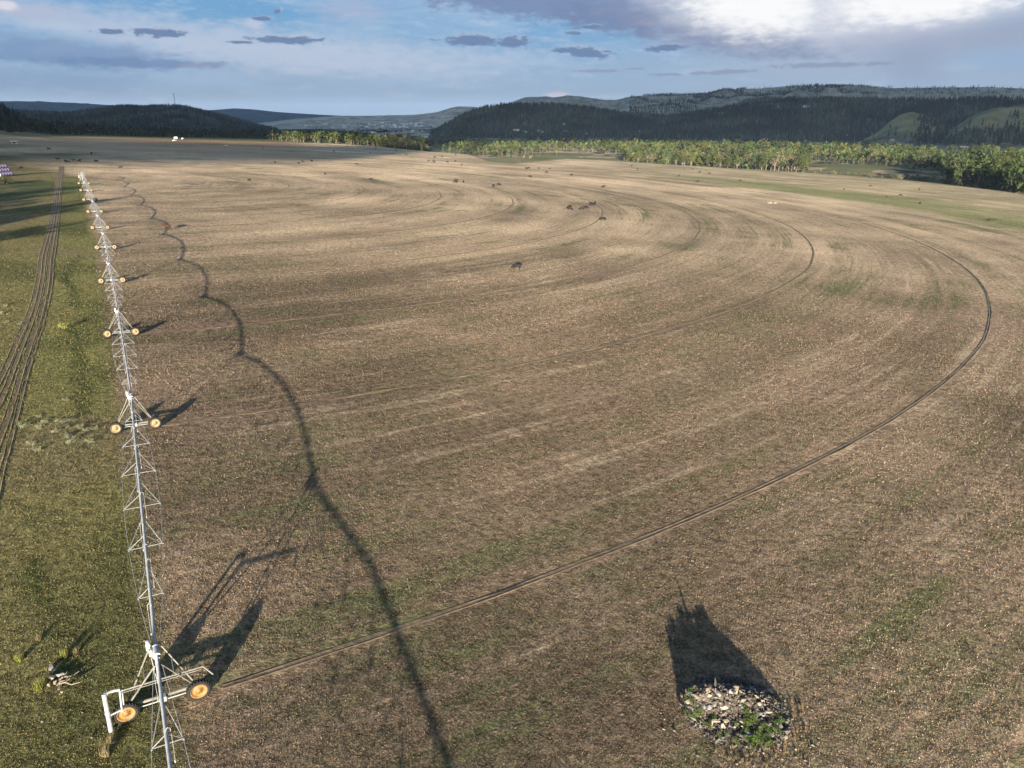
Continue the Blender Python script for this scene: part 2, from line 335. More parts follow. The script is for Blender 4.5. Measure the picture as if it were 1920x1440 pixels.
def ground_h(x, y):
    th = np.arctan2(x, y); r = np.hypot(x, y); re = redge(th); px = px_of(th)
    zin = planez(x, y); xe, ye = x*re/np.maximum(r, 1e-6), y*re/np.maximum(r, 1e-6); ze = planez(xe, ye)
    drop = sstep(px, 640, 880)                      # right part: a real bluff; left part: terrace runs on
    zterr = ze+(FLOOR-ze)*sstep(r, re, re+1600)
    zbl = ze+(FLOOR-ze)*sstep(r, re, re+34+30*(1-drop))
    zo = zterr*(1-drop)+zbl*drop
    zo = zo + (fbm(x*0.01, y*0.01, 3, 5)-0.5)*1.5*sstep(r, re+20, re+80)
    return np.where(r <= re, zin, zo)
LAYERS = {  # name: (crest distance, front foot distance, tree allowance m, [(px, py) skyline])
 'A': (14000, 9000, 0, [(-500, 190), (0, 190), (60, 190), (130, 193), (200, 197), (300, 199), (390, 207), (440, 203), (475, 205), (520, 210), (600, 215), (660, 218), (760, 226)]),
 'B': (8200, 5200, 0, [(480, 232), (520, 227), (560, 222), (610, 219), (650, 217), (700, 217), (780, 215), (820, 210), (845, 202), (860, 199), (885, 200), (920, 205), (960, 208), (1010, 220)]),
 'C': (4300, 2700, 12, [(-500, 180), (0, 205), (60, 208), (130, 211), (180, 204), (225, 197), (270, 199), (320, 196), (345, 198), (380, 206), (420, 216), (480, 232), (520, 241), (560, 252)]),
 'N': (1450, 930, 9, [(-600, 90), (-200, 150), (-60, 186), (0, 203), (14, 209), (40, 221), (80, 238), (120, 247), (160, 254), (200, 262)]),
 'D': (3250, 2750, 12, [(790, 256), (820, 241), (840, 229), (870, 212), (905, 200), (940, 194), (1000, 193), (1080, 197), (1130, 204), (1180, 211), (1240, 216), (1300, 224), (1400, 236)]),
 'E': (6500, 4200, 0, [(880, 212), (930, 200), (960, 191), (985, 182), (1025, 181), (1036, 184), (1060, 180), (1085, 180), (1130, 187), (1155, 187), (1185, 180), (1240, 178), (1330, 175), (1370, 170), (1430, 166), (1480, 161), (1530, 161), (1600, 163), (1640, 166), (1740, 164), (1850, 163), (1920, 166), (2400, 170)]),
 'M': (4700, 3900, 0, [(1080, 222), (1130, 210), (1180, 203), (1230, 199), (1256, 194), (1280, 201), (1320, 205), (1360, 200), (1400, 190), (1440, 184), (1480, 190), (1540, 200)]),
 'F': (3400, 2450, 12, [(1120, 262), (1200, 234), (1240, 220), (1300, 208), (1370, 199), (1420, 190), (1480, 182), (1560, 182), (1640, 185), (1780, 183), (1920, 180), (2400, 176)]),
 'G': (2620, 2260, 0, [(1600, 268), (1640, 252), (1665, 230), (1690, 214), (1710, 209), (1735, 215), (1755, 230), (1785, 244), (1800, 262)]),
 'K': (2560, 2220, 0, [(1745, 268), (1780, 246), (1800, 232), (1830, 213), (1860, 203), (1900, 201), (2000, 199), (2400, 190)]),
}
def layer_h(L, x, y):
    D, Db, ta, sk = LAYERS[L]; th = np.arctan2(x, y); r = np.hypot(x, y)
    pts = np.array([azel(*p) for p in sk]); tel = np.interp(th, pts[:, 0], pts[:, 1])
    # fade the ends
    lo, hi = pts[0, 0], pts[-1, 0]
    end = sstep(th, lo-0.03, lo+0.001)*sstep(-th, -hi-0.03, -hi+0.001)
    zc = H+D*tel-ta; base = FLOOR
    s = (r-Db)/(D-Db); S = np.where(s < 1, sstep(s, 0, 1)**0.85, 1-0.75*sstep(s, 1, 2.2))
    n = fbm(x/(D*0.05), y/(D*0.05), 4, 31)-0.5
    rid = np.abs(fbm(x/(D*0.035), y/(D*0.035), 3, 77)-0.5)*2
    S2 = S*(1+(n*0.5-rid*0.35)*np.clip(1-np.abs(s)**6, 0, 1)*np.where(s < 1, 1, 0.3))
    return base+(zc-base)*S2*end - 6*(S < 0.01)*1.0
def hills_h(x, y, names=None):
    z = np.full(np.shape(x), -60.0); w = np.zeros(np.shape(x), dtype=int)
    for i, L in enumerate(LAYERS):
        if names and L not in names: continue
        h = layer_h(L, x, y); w = np.where(h > z, i, w); z = np.maximum(z, h)
    return z, w
def surf_h(x, y):
    x = np.atleast_1d(np.asarray(x, float)); y = np.atleast_1d(np.asarray(y, float))
    return np.maximum(ground_h(x, y), hills_h(x, y)[0])
def grid_mesh(TH, RR):
    nt, nr = RR.shape[1], RR.shape[0]
    X = RR*np.sin(TH)[None, :]; Y = RR*np.cos(TH)[None, :]
    i = np.arange(nr-1)[:, None]; j = np.arange(nt-1)[None, :]
    q = np.stack([(i*nt+j), (i*nt+j+1), ((i+1)*nt+j+1), ((i+1)*nt+j)], -1).reshape(-1, 4)
    return X, Y, q[:, ::-1]
# ------------------------------------------------------------------ ground sheet
fth = np.radians(np.concatenate([np.arange(-180, -50, 4.0), np.arange(-50, 50, 0.2), np.arange(50, 180.01, 4.0)]))
fth[-1] = math.pi
rho = np.concatenate([[0.004], np.geomspace(0.012, 0.05, 8)[:-1], np.geomspace(0.05, 0.97, 190), np.linspace(0.975, 1.12, 40), np.geomspace(1.13, 90, 150)])
RR = rho[:, None]*redge(fth)[None, :]
GX, GY, gq = grid_mesh(fth, RR); GZ = ground_h(GX, GY)
# cover colours (reflectance of soil and plants)
armd = np.array([T1[0]-PIV[0], T1[1]-PIV[1]]); armd /= np.linalg.norm(armd)
def side(x, y): return (x-PIV[0])*(-armd[1])+(y-PIV[1])*armd[0]      # + on the field side
def seg_d(x, y, P0, P1):
    d = P1-P0; L2 = (d**2).sum(); t = np.clip(((x-P0[0])*d[0]+(y-P0[1])*d[1])/L2, 0, 1)
    return np.hypot(x-P0[0]-t*d[0], y-P0[1]-t*d[1])
def poly_d(x, y, pts):
    m_ = np.full(np.shape(x), 1e9)
    for k in range(len(pts)-1): m_ = np.minimum(m_, seg_d(x, y, np.array(pts[k][:2]), np.array(pts[k+1][:2])))
    return m_
def lerp(a_, b, t): return a_*(1-t[..., None])+np.array(b)*t[..., None]
def strk(x, y):                                        # mowing and growth bands along the wheel circles
    rp = np.hypot(x-PIV[0], y-PIV[1]); th = np.arctan2(x-PIV[0], y-PIV[1])
    s = fbm(rp*0.09, th*2.2, 4, 61); t = fbm(x*0.03, y*0.03, 4, 62)
    return np.clip(1+(s-.5)*1.0+(t-.5)*1.2, .6, 1.5)
def cover(x, y):
    th = np.arctan2(x, y); r = np.hypot(x, y); re = redge(th); px = px_of(th); sd = side(x, y); rp = np.hypot(x-PIV[0], y-PIV[1])
    n1 = fbm(x*0.02, y*0.02, 4, 1); n2 = fbm(x*0.006+9, y*0.006, 4, 2)
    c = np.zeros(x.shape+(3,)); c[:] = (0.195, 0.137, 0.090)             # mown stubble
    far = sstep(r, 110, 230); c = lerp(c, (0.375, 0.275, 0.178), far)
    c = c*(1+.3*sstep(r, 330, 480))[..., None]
    c = c*strk(x, y)[..., None]
    beyond = sstep(y, PIV[1]+5, PIV[1]+110); field = sstep(sd+(n1-.5)*(3+240*beyond)+60*beyond, -1.0-30*beyond, 1.5+60*beyond)
    # green arc outside the last wheel track, on the far side
    gr = sstep(rp+(n2-.5)*60, 392, 425)*(1-sstep(rp, 470, 520)*0.65)*sstep(y, 190, 300)*sstep(x, 60, 200); c = lerp(c, (0.20, 0.205, 0.08), gr*0.9)
    gr2 = sstep(px, 820, 900)*sstep(r, re*0.93, re*0.985); c = lerp(c, (0.125, 0.135, 0.05), gr2*sstep(-px, -1180, -1000)*0.9)
    tanl = sstep(px, 1240, 1420)*sstep(r, re-16, re-5)*sstep(-r, -re-22, -re-12); c = lerp(c, (0.27, 0.215, 0.13), tanl)
    # rough grass left of the machine
    g1 = np.zeros_like(c); g1[:] = (0.160, 0.134, 0.056)
    g1 = lerp(g1, (0.140, 0.150, 0.044), sstep(sd, -15, -3)*(0.3+0.6*n1)*sstep(y, 30, 90))
    g1 = lerp(g1, (0.120, 0.092, 0.052), sstep(-sd, 18, 34)*0.8)
    crop = sstep(px, 60, -40+0*px) if False else (1-sstep(x+0.35*y+(n1-.5)*30, -85, -62))*sstep(y, 150, 170)*(1-sstep(y, 300, 330))
    g1 = lerp(g1, (0.038, 0.064, 0.026), crop*.9)
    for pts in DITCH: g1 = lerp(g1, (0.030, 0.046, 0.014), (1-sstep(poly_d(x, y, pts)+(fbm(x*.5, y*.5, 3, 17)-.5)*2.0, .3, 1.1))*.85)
    pt = fbm(x*.05, y*.05, 4, 18); g1 = lerp(g1, (0.165, 0.125, 0.072), sstep(pt, .54, .66)*.7); g1 = lerp(g1, (0.060, 0.066, 0.024), sstep(-pt, -.44, -.34)*.7)
    c = c*field[..., None]+g1*(1-field[..., None])
    # brown tilled strip and pale land at the far left end
    farL = sstep(y, 500, 640)*(1-sstep(px, 520, 640)); c = lerp(c, (0.44, 0.29, 0.175), farL*0.85)
    redst = sstep(r, re*0.80, re*0.86)*(1-sstep(px, 520, 600))*sstep(px, 180, 260); c = lerp(c, (0.26, 0.155, 0.095), redst*0.9)
    lg = sstep(r, re*0.85, re*0.9)*(1-sstep(px, 200, 260)); c = lerp(c, (0.11, 0.105, 0.05), lg*.7)
    # beyond the rim: valley meadows
    out = sstep(r, re*1.0, re*1.01)
    vm = np.zeros_like(c); vm[:] = (0.105, 0.115, 0.045); vm = lerp(vm, (0.17, 0.15, 0.085), sstep(n2, 0.5, 0.62))
    vm = lerp(vm, (0.21, 0.21, 0.12), sstep(r, 1500, 2000))
    vm = lerp(vm, (0.05, 0.06, 0.03), sstep(r, 2600, 3300)*(1-sstep(px, 480, 640)))
    vm = lerp(vm, (0.45, 0.40, 0.31), sstep(r, 2600, 3600)*sstep(px, 600, 700)*(1-sstep(px, 900, 1000)))
    cl = (px > 1240)*(1-sstep(r, re+8, re+16)); vm = lerp(vm, (0.26, 0.21, 0.13), cl*1.0)
    c = c*(1-out[..., None])+vm*out[..., None]
    zone = np.stack([field*(1-out), np.clip(1.0-sstep(r, re*1.0, re*1.6)*0.7, 0, 1), out], -1)
    return c, zone
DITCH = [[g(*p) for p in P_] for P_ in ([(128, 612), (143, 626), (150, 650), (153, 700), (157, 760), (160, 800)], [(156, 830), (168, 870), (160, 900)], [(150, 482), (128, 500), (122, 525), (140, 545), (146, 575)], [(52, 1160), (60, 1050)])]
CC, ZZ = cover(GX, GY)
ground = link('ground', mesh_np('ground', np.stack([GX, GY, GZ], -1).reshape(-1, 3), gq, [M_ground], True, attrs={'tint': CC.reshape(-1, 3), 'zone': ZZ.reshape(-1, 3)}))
tag(ground, kind='structure')
# ------------------------------------------------------------------ hills
hth = np.radians(np.arange(-52, 52.01, 0.14))
def hill_obj(names, r0, r1, nr):
    rr = np.geomspace(r0, r1, nr)[:, None]*np.ones(len(hth))[None, :]
    X, Y, q = grid_mesh(hth, rr); z, w = hills_h(X, Y, names)
    keys = list(LAYERS); n = fbm(X/120, Y/120, 5, 3); n2 = fbm(X/30, Y/30, 4, 13)
    c = np.zeros(X.shape+(3,)); c[:] = (0.10, 0.095, 0.07)
    for k, base, alt in (('A', (0.075, 0.085, 0.085), (0.045, 0.055, 0.06)), ('B', (0.44, 0.38, 0.29), (0.25, 0.22, 0.18)), ('C', (0.05, 0.06, 0.04), (0.11, 0.095, 0.07)),
                         ('N', (0.030, 0.035, 0.016), (0.06, 0.055, 0.03)), ('D', (0.04, 0.05, 0.03), (0.08, 0.075, 0.05)), ('E', (0.29, 0.27, 0.20), (0.17, 0.16, 0.125)),
                         ('M', (0.34, 0.31, 0.23), (0.20, 0.185, 0.14)), ('F', (0.05, 0.06, 0.035), (0.11, 0.10, 0.065)), ('G', (0.22, 0.20, 0.10), (0.12, 0.12, 0.055)), ('K', (0.21, 0.19, 0.095), (0.12, 0.12, 0.055))):
        i = keys.index(k); cc = lerp(np.broadcast_to(np.array(base), c.shape).copy(), alt, sstep(n*0.6+n2*0.4, 0.45, 0.62)); c = np.where((w == i)[..., None], cc, c)
    if 'N' in names:                                  # sandy cut at the foot of the near left hill
        rr_ = np.hypot(X, Y); px = px_of(np.arctan2(X, Y)); sand = (1-sstep(z, 2, 16))*sstep(px, 20, 70)*(n2 > 0.42); c = lerp(c, (0.30, 0.22, 0.14), sand*1.0)
    o = link('hills', mesh_np('hills', np.stack([X, Y, z], -1).reshape(-1, 3), q, [M_hill], True, attrs={'tint': c.reshape(-1, 3)}))
    tag(o, kind='structure'); return o
M_hill = mat('hill_cover', (0.1, 0.1, 0.08), 1.0, 0, 0.3, 0.02, attr='tint', bump=4.0, bscale=0.02, spec=0.05)
hill_obj(['N'], 900, 2300, 90); hill_obj(['G', 'K'], 2150, 3300, 80); hill_obj(['C', 'D', 'F'], 2250, 6200, 150); hill_obj(['M', 'E', 'B'], 3800, 12500, 130); hill_obj(['A'], 8800, 22000, 60)
# ------------------------------------------------------------------ wheel tracks (real ruts with raised lips)
TWR = [343.5, 303.5, 267.5, 230.0, 191.5, 158.5, 122.5, 87.5, 53.0, 22.0]       # tower radii
zax = Vector(NRM); arm3 = Vector(T1-PIV).normalized(); xax = (arm3-zax*arm3.dot(zax)).normalized(); yax = zax.cross(xax)
PM = Matrix(((xax.x, yax.x, zax.x, PIV[0]), (xax.y, yax.y, zax.y, PIV[1]), (xax.z, yax.z, zax.z, PIV[2]), (0, 0, 0, 1)))
def rut_mesh(path, prof, mats, pm, up):               # path: world points; prof: (offset, height); pm: material per strip
    path = np.array(path); ramp = np.clip(0.35+np.arange(len(path))[:, None]/260.0, 0, 1) if pm[1] == 0 else 1.0; d = np.gradient(path, axis=0); d /= np.linalg.norm(d, axis=1)[:, None]; s = np.cross(d, up)
    s /= np.linalg.norm(s, axis=1)[:, None]; k = len(prof); jit = RNG.normal(0, 1, (len(path), k))*(1.0 if pm[1] == 0 else .5)
    for _ in range(2 if pm[1] == 0 else 6): jit = (jit+np.roll(jit, 1, 0)+np.roll(jit, -1, 0))/3
    V = np.stack([path+s*(o+jit[:, i:i+1]*0.10)+up*((h*(1+0.5*jit[:, i:i+1])*ramp if 0 < i < k-1 else -0.03)) for i, (o, h) in enumerate(prof)], 1).reshape(-1, 3)
    i = np.arange(len(path)-1)[:, None]; j = np.arange(k-1)[None, :]
    q = np.stack([i*k+j, i*k+j+1, (i+1)*k+j+1, (i+1)*k+j], -1).reshape(-1, 4)
    return mesh_np('rut', V, q, mats, False, fmat=np.tile(np.array(pm), len(path)-1))
for k, R in enumerate(TWR):
    n = int(max(200, R*4.2)); a0 = 3/R; ang = np.linspace(a0, math.radians(235), n)
    wob = np.interp(ang, np.linspace(0, 5, 90), RNG.normal(0, 0.12, 90))
    P = np.stack([(R+wob)*np.cos(ang), (R+wob)*np.sin(ang), np.zeros(n)], -1)
    Wp = np.array([tuple(PM @ Vector(p)) for p in P])
    w = 0.37 if k == 0 else (0.36 if k < 5 else .3)
    me = rut_mesh(Wp, [(-0.95*w, 0), (-0.5*w, 0.17*w), (-0.18*w, 0.015), (0.18*w, 0.015), (0.5*w, 0.19*w), (0.95*w, 0)], [M_track, M_berm], [0, 0, 0, 0, 0], NRM)
    tag(link('wheel_track', me), kind='structure')
# ------------------------------------------------------------------ farm track left of the machine
Lp = [(-160, 960), (-60, 800), (0, 705), (30, 640), (58, 575), (71, 520), (76, 480), (84, 452), (93, 420), (99, 390), (103, 360), (107, 335), (112, 312)]
Rp = [(-20, 1120), (2, 930), (24, 830), (55, 700), (82, 610), (97, 545), (102, 490), (107, 452), (110, 420), (113, 390), (115, 360), (117, 335), (120, 312)]
def cat(P, n):
    P = np.array(P, float); t = np.linspace(0, len(P)-1, n); i = np.clip(t.astype(int), 0, len(P)-2); f = (t-i)[:, None]
    p0 = P[np.maximum(i-1, 0)]; p1 = P[i]; p2 = P[i+1]; p3 = P[np.minimum(i+2, len(P)-1)]
    return 0.5*((2*p1)+(-p0+p2)*f+(2*p0-5*p1+4*p2-p3)*f**2+(-p0+3*p1-3*p2+p3)*f**3)
L3 = cat([g(*p) for p in Lp], 700); R3 = cat([g(*p) for p in Rp], 700)
for t in (0.04, 0.32, 0.66, 0.92):
    P = L3*(1-t)+R3*t
    w = (0.58, 0.48, 0.52, 0.34)[(0.04, 0.32, 0.66, 0.92).index(t)]
    me = rut_mesh(P, [(-0.8*w, 0), (-0.6*w, 0.05), (-0.46*w, 0.012), (0.40*w, 0.012), (0.56*w, 0.06), (0.8*w, 0)], [M_rut, M_berm], [1, 1, 0, 1, 1], NRM)
    tag(link('farm_track', me), kind='structure')
# ------------------------------------------------------------------ valley roads
def strip(name, pxs, w, m_, lift=0.35, n=160):
    P = []
    for p in pxs:
        r = pxray(*p); t = (FLOOR-H)/r[2]; P.append((r[0]*t, r[1]*t, 0))
    P = cat(P, n); d = np.gradient(P, axis=0); d /= np.linalg.norm(d, axis=1)[:, None]; s = np.stack([d[:, 1], -d[:, 0], 0*d[:, 0]], -1)
    V = []
    for o, dzz in ((-w/2-1.5, -1.2), (-w/2, 0), (w/2, 0), (w/2+1.5, -1.2)):
        Q = P+s*o; Q[:, 2] = surf_h(P[:, 0], P[:, 1])+lift+0.6+dzz; V.append(Q)
    V = np.stack(V, 1).reshape(-1, 3); i = np.arange(n-1)[:, None]; j = np.arange(3)[None, :]
    q = np.stack([i*4+j, i*4+j+1, (i+1)*4+j+1, (i+1)*4+j], -1).reshape(-1, 4)
    tag(link(name, mesh_np(name, V, q[:, ::-1], [m_])), kind='structure')
strip('highway', [(1120, 261), (1300, 263), (1440, 265), (1560, 267.5), (1660, 270), (1760, 275), (1860, 281), (2000, 290)], 24, M_asphalt)
strip('railway', [(1500, 275), (1600, 277), (1690, 282), (1770, 290), (1850, 300)], 12, M_gravel)
strip('side_road', [(930, 257), (1000, 257), (1060, 258), (1150, 259.5)], 16, M_asphalt)
strip('gravel_lane', [(640, 246), (720, 243), (790, 241), (860, 240)], 14, M_gravel)
# ------------------------------------------------------------------ unseen cloud slabs added behind the camera, shaped to shade hills, valley, far field
CY = -2500.0; tanE = math.tan(math.radians(SUN_EL)); shx = (SUNV.x/SUNV.y)
SB = [(-9000, 330), (-1200, 330), (-330, 330), (-260, 400), (-200, 470), (-150, 560), (-118, 660), (-96, 1800), (-50, 1880), (500, 1950), (900, 1700), (2500, 1500), (9000, 1500)]  # ground line where the slabs' shade should begin
cx = np.concatenate([np.linspace(-8000, -1400, 40)[:-1], np.linspace(-1400, 1800, 190), np.linspace(1800, 9000, 40)[1:]])
by = np.interp(cx, [s[0] for s in SB], [s[1] for s in SB])
def shade_cloud_mesh(cx, h0, h1, thick, nj, seed):
    ni = len(cx); t = np.linspace(0, 1, nj)[:, None]; Hh = h0[None, :]+(h1-h0)[None, :]*t**1.5
    Xc = cx[None, :]+0*t; env = np.sqrt(np.clip(1-(2*t-1)**8, 0, 1))*np.sqrt(np.clip(1-((cx-cx.mean())/(np.ptp(cx)/2))**12, 0, 1))[None, :]
    pf = fbm(Xc/260, Hh/200, 5, seed); T = thick*env*(0.45+0.9*pf)
    Xc = Xc+(fbm(Xc/150, Hh/120, 3, seed+5)-.5)*60
    A = np.stack([Xc+(-CY)*0, CY-T, Hh], -1).reshape(-1, 3); B = np.stack([Xc, CY+T*0.8, Hh], -1).reshape(-1, 3)
    i = np.arange(nj-1)[:, None]; j = np.arange(ni-1)[None, :]; q = np.stack([i*ni+j, i*ni+j+1, (i+1)*ni+j+1, (i+1)*ni+j], -1).reshape(-1, 4)
    V = np.concatenate([A, B]); n = len(A); rim = []
    for jj in range(ni-1): rim += [(jj, n+jj, n+jj+1, jj+1), ((nj-1)*ni+jj, (nj-1)*ni+jj+1, n+(nj-1)*ni+jj+1, n+(nj-1)*ni+jj)]
    for ii in range(nj-1): rim += [(ii*ni, (ii+1)*ni, n+(ii+1)*ni, n+ii*ni), (ii*ni+ni-1, n+ii*ni+ni-1, n+(ii+1)*ni+ni-1, (ii+1)*ni+ni-1)]
    return mesh_np('shade_clouds', V, np.concatenate([q, (q+n)[:, ::-1], np.array(rim)]), [M_shadecloud], True)
def hcl(Yg, xg): return planez(xg, Yg)*0.7+(Yg-CY)*tanE
h0 = hcl(by, cx*0.8)+(fbm(cx/90, cx*0, 4, 3)-.5)*14
xs = cx-(-CY)*abs(shx)*(-1 if shx < 0 else 1)*0
# two bodies with a slot between them: the strip of sun on the far left of the terrace
gapL = (cx > -600) & (cx < -96); cxl = cx[gapL]
slot0 = hcl(np.interp(cxl, [-600, -470, -330, -250, -205, -180, -110], [900, 800, 860, 940, 1075, 1130, 1080]), cxl); slot1 = hcl(np.interp(cxl, [-600, -470, -330, -250, -205, -180, -110], [1010, 1050, 1270, 1270, 1100, 1650, 1900]), cxl)
offx = -(900-CY)*math.tan(math.radians(SUN_AZ-180))
for (c_, a_, b_, nj, sd_) in ((cxl, h0[gapL], slot0, 12, 1), (cxl, slot1, slot1*0+2800, 34, 2), (cx[cx <= -500], h0[cx <= -500], h0[cx <= -500]*0+2800, 40, 3), (cx[cx >= -125], h0[cx >= -125], h0[cx >= -125]*0+2800, 40, 4)):
    o = link('shade_clouds', shade_cloud_mesh(c_, a_, b_, 170 if nj > 12 else 30, nj, sd_)); o.location.x = offx; tag(o, kind='structure')
# ------------------------------------------------------------------ trees: shared shapes
def leaf_cloud(centers, n, size, seed, stretch=1.0):
    r = np.random.default_rng(seed); C = np.array([c[:3] for c in centers]); Rr = np.array([c[3] for c in centers])
    w = Rr**2; idx = r.choice(len(C), n, p=w/w.sum()); d = r.normal(0, 1, (n, 3)); d /= np.linalg.norm(d, axis=1)[:, None]
    rad = Rr[idx]*(r.random(n)**0.35); P = C[idx]+d*rad[:, None]*np.array([1, 1, stretch])
    a_ = r.normal(0, 1, (n, 3)); a_ += d*0.2; a_ /= np.linalg.norm(a_, axis=1)[:, None]; b = np.cross(a_, r.normal(0, 1, (n, 3))); b /= np.linalg.norm(b, axis=1)[:, None]
    s = size*(0.5+r.random(n)*0.9); A = a_*s[:, None]; B = b*s[:, None]*0.7
    V = np.stack([P-A, P-B*0.9, P+A, P+B], 1).reshape(-1, 3)
    return V, np.arange(len(V)).reshape(-1, 4)
def make_cottonwood(seed, h=18.0, mati=0, nleaf=620, bushy=False):
    r = random.Random(seed); root = bpy.data.objects.new('cottonwood_tree', None); COL.objects.link(root)
    mb = MB(); lean = (r.uniform(-.8, .8), r.uniform(-.8, .8)); th = h*(0.42 if not bushy else 0.25)
    mb.tube([(0, 0, -1.5), (lean[0]*.3, lean[1]*.3, th*.5), (lean[0], lean[1], th)], [h*.024, h*.018, h*.013], 7)
    cs = []
    nl = 7
    for k in range(nl):
        an = 2*math.pi*k/nl+r.uniform(-.4, .4); L = h*r.uniform(.14, .27); z0 = th*r.uniform(.55, 1.0); z1 = h*r.uniform(.42, .9)
        e_ = (lean[0]+math.cos(an)*L, lean[1]+math.sin(an)*L, z1)
        mb.tube([(lean[0]*z0/th, lean[1]*z0/th, z0), ((e_[0]*.6), (e_[1]*.6), z0*.4+z1*.6), e_], [h*.010, h*.006, h*.002], 5)
        cs.append((*e_, h*r.uniform(.10, .17)))
        if r.random() < .7: cs.append((e_[0]*.7+r.uniform(-1, 1), e_[1]*.7+r.uniform(-1, 1), e_[2]-h*r.uniform(.05, .2), h*r.uniform(.07, .12)))
    cs.append((lean[0]*1.3, lean[1]*1.3, h*.88, h*.12)); cs.append((lean[0], lean[1], h*.7, h*.16))
    if bushy:
        for k in range(5): cs.append((r.uniform(-.2, .2)*h, r.uniform(-.2, .2)*h, h*r.uniform(.12, .4), h*r.uniform(.1, .16)))
    V, q = leaf_cloud(cs, nleaf, h*0.034, seed)
    V[:, 2] = np.maximum(V[:, 2], 0.2)
    link('crown', mesh_np('crown', V, q, [M_leaf[mati]]), root); mb.build('trunk', M_bark, root, True)
    return root
def make_pine(seed, h=18.0, tiers=9, fol=420):
    r = random.Random(seed); root = bpy.data.objects.new('pine_tree', None); COL.objects.link(root)
    mb = MB(); mb.tube([(0, 0, -1), (0, 0, h*.5), (0, 0, h*.97)], [h*.018, h*.012, h*.003], 6)
    rr = np.random.default_rng(seed); n = fol; t = rr.random(n)**1.15; z = h*(0.14+0.86*t); R = h*0.19*(1-t)**0.8+h*.012
    an = rr.random(n)*2*math.pi; rad = R*(0.45+0.6*rr.random(n)); P = np.stack([np.cos(an)*rad, np.sin(an)*rad, z], -1)
    o = np.stack([np.cos(an), np.sin(an), -0.35+0*an], -1); s = np.stack([-np.sin(an), np.cos(an), rr.normal(0, .3, n)], -1); L = h*0.05*(0.6+rr.random(n)*.8)
    V = np.stack([P-o*L[:, None], P-s*L[:, None]*.55, P+o*L[:, None]*1.2, P+s*L[:, None]*.55+np.array([0, 0, .1])], 1).reshape(-1, 3)
    link('crown', mesh_np('crown', V, np.arange(len(V)).reshape(-1, 4), [M_pine]), root); mb.build('trunk', M_bark, root)
    return root
FLOORHIT = lambda px, py: (lambda r: (r[0]*((FLOOR-H)/r[2]), r[1]*((FLOOR-H)/r[2])))(pxray(px, py))
protoC = [make_cottonwood(11, 18, 0), make_cottonwood(12, 18, 1), make_cottonwood(13, 18, 0, 760, True), make_cottonwood(14, 18, 1, 480), make_cottonwood(15, 18, 0, 640), make_cottonwood(16, 18, 2, 330), make_cottonwood(17, 18, 3, 600)]
usedC = [False]*7
def put(protos, used, i, x, y, s, label, cat_, group, z=None, rz=None, sz=1.0):
    o = protos[i] if not used[i] else copy_tree(protos[i]); used[i] = True
    o.location = (x, y, float(surf_h(x, y)[0]) if z is None else z); o.rotation_euler = (0, 0, random.uniform(0, 6.28) if rz is None else rz); o.scale = (s, s, s*sz)
    return tag(o, label, cat_, group)
# ---- sample the river wood: (px, front base row, back base row) on the valley floor
belt = [(805, 288, 273), (860, 291, 270), (930, 297, 268), (1000, 294, 267), (1100, 290, 267), (1165, 292, 268), (1185, 318, 268), (1300, 316, 270), (1400, 322, 271), (1500, 330, 273), (1525, 330, 275), (1530, 306, 276), (1640, 309, 279), (1700, 314, 284), (1770, 322, 293), (1790, 326, 300), (1800, 352, 305), (1920, 385, 312), (2150, 430, 330)]
bpx = [b[0] for b in belt]
cand = []
for _ in range(60000):
    th = math.atan(random.uniform(-.115, .87)); px = float(px_of(th)); f = np.interp(px, bpx, [b[1] for b in belt]); bk = np.interp(px, bpx, [b[2] for b in belt])
    rf = FLOORHIT(px, f)[1]; rb = FLOORHIT(px, bk)[1]; y = random.uniform(420, 2100); x = y*math.tan(th)
    if not (rf < y < rb) or px > 2150: continue
    if math.hypot(x, y) < redge(th)+26: continue
    if px < 1795 and fbm(np.array([x*.012]), np.array([y*.012]), 3, 8)[0] < 0.40: continue
    cand.append((x, y, px))
    if len(cand) > 5200: break
# thin to a spacing of about 8 m
cells = {}; trees = []
for (x, y, px) in cand:
    sp = 15.0 if px > 1795 else (8.5 if y < 1300 else 11.0); k = (int(x/sp), int(y/sp))
    if any((k[0]+i, k[1]+j) in cells and math.hypot(cells[(k[0]+i, k[1]+j)][0]-x, cells[(k[0]+i, k[1]+j)][1]-y) < sp*.85 for i in (-1, 0, 1) for j in (-1, 0, 1)): continue
    cells[k] = (x, y); trees.append((x, y, px))
# the belt on the far left terrace (lit and shaded cottonwoods)
for _ in range(1500):
    px = random.uniform(495, 800); th = math.atan((px-960)/F/1.0708); re = float(redge(th)); r = re+random.uniform(12, 240)
    if px < 535 and random.random() < .8: continue
    trees.append((r*math.sin(th), r*math.cos(th), px)) if len([1]) and random.random() < .55 else None
trees = [t for t in trees]
def hfor(px):
    return np.interp(px, [500, 640, 760, 900, 1300, 1790, 1800, 1900, 2200], [13, 15, 20, 19, 20, 19, 25, 29, 29])
tr2 = []
for (x, y, px) in trees: tr2.append((hfor(px)*random.uniform(.62, 1.18)/math.hypot(x, y), x, y, px))
# nearest / largest as things of their own, only those inside the picture
inv = sorted([t for t in tr2 if -20 < t[3] < 1960], reverse=True)
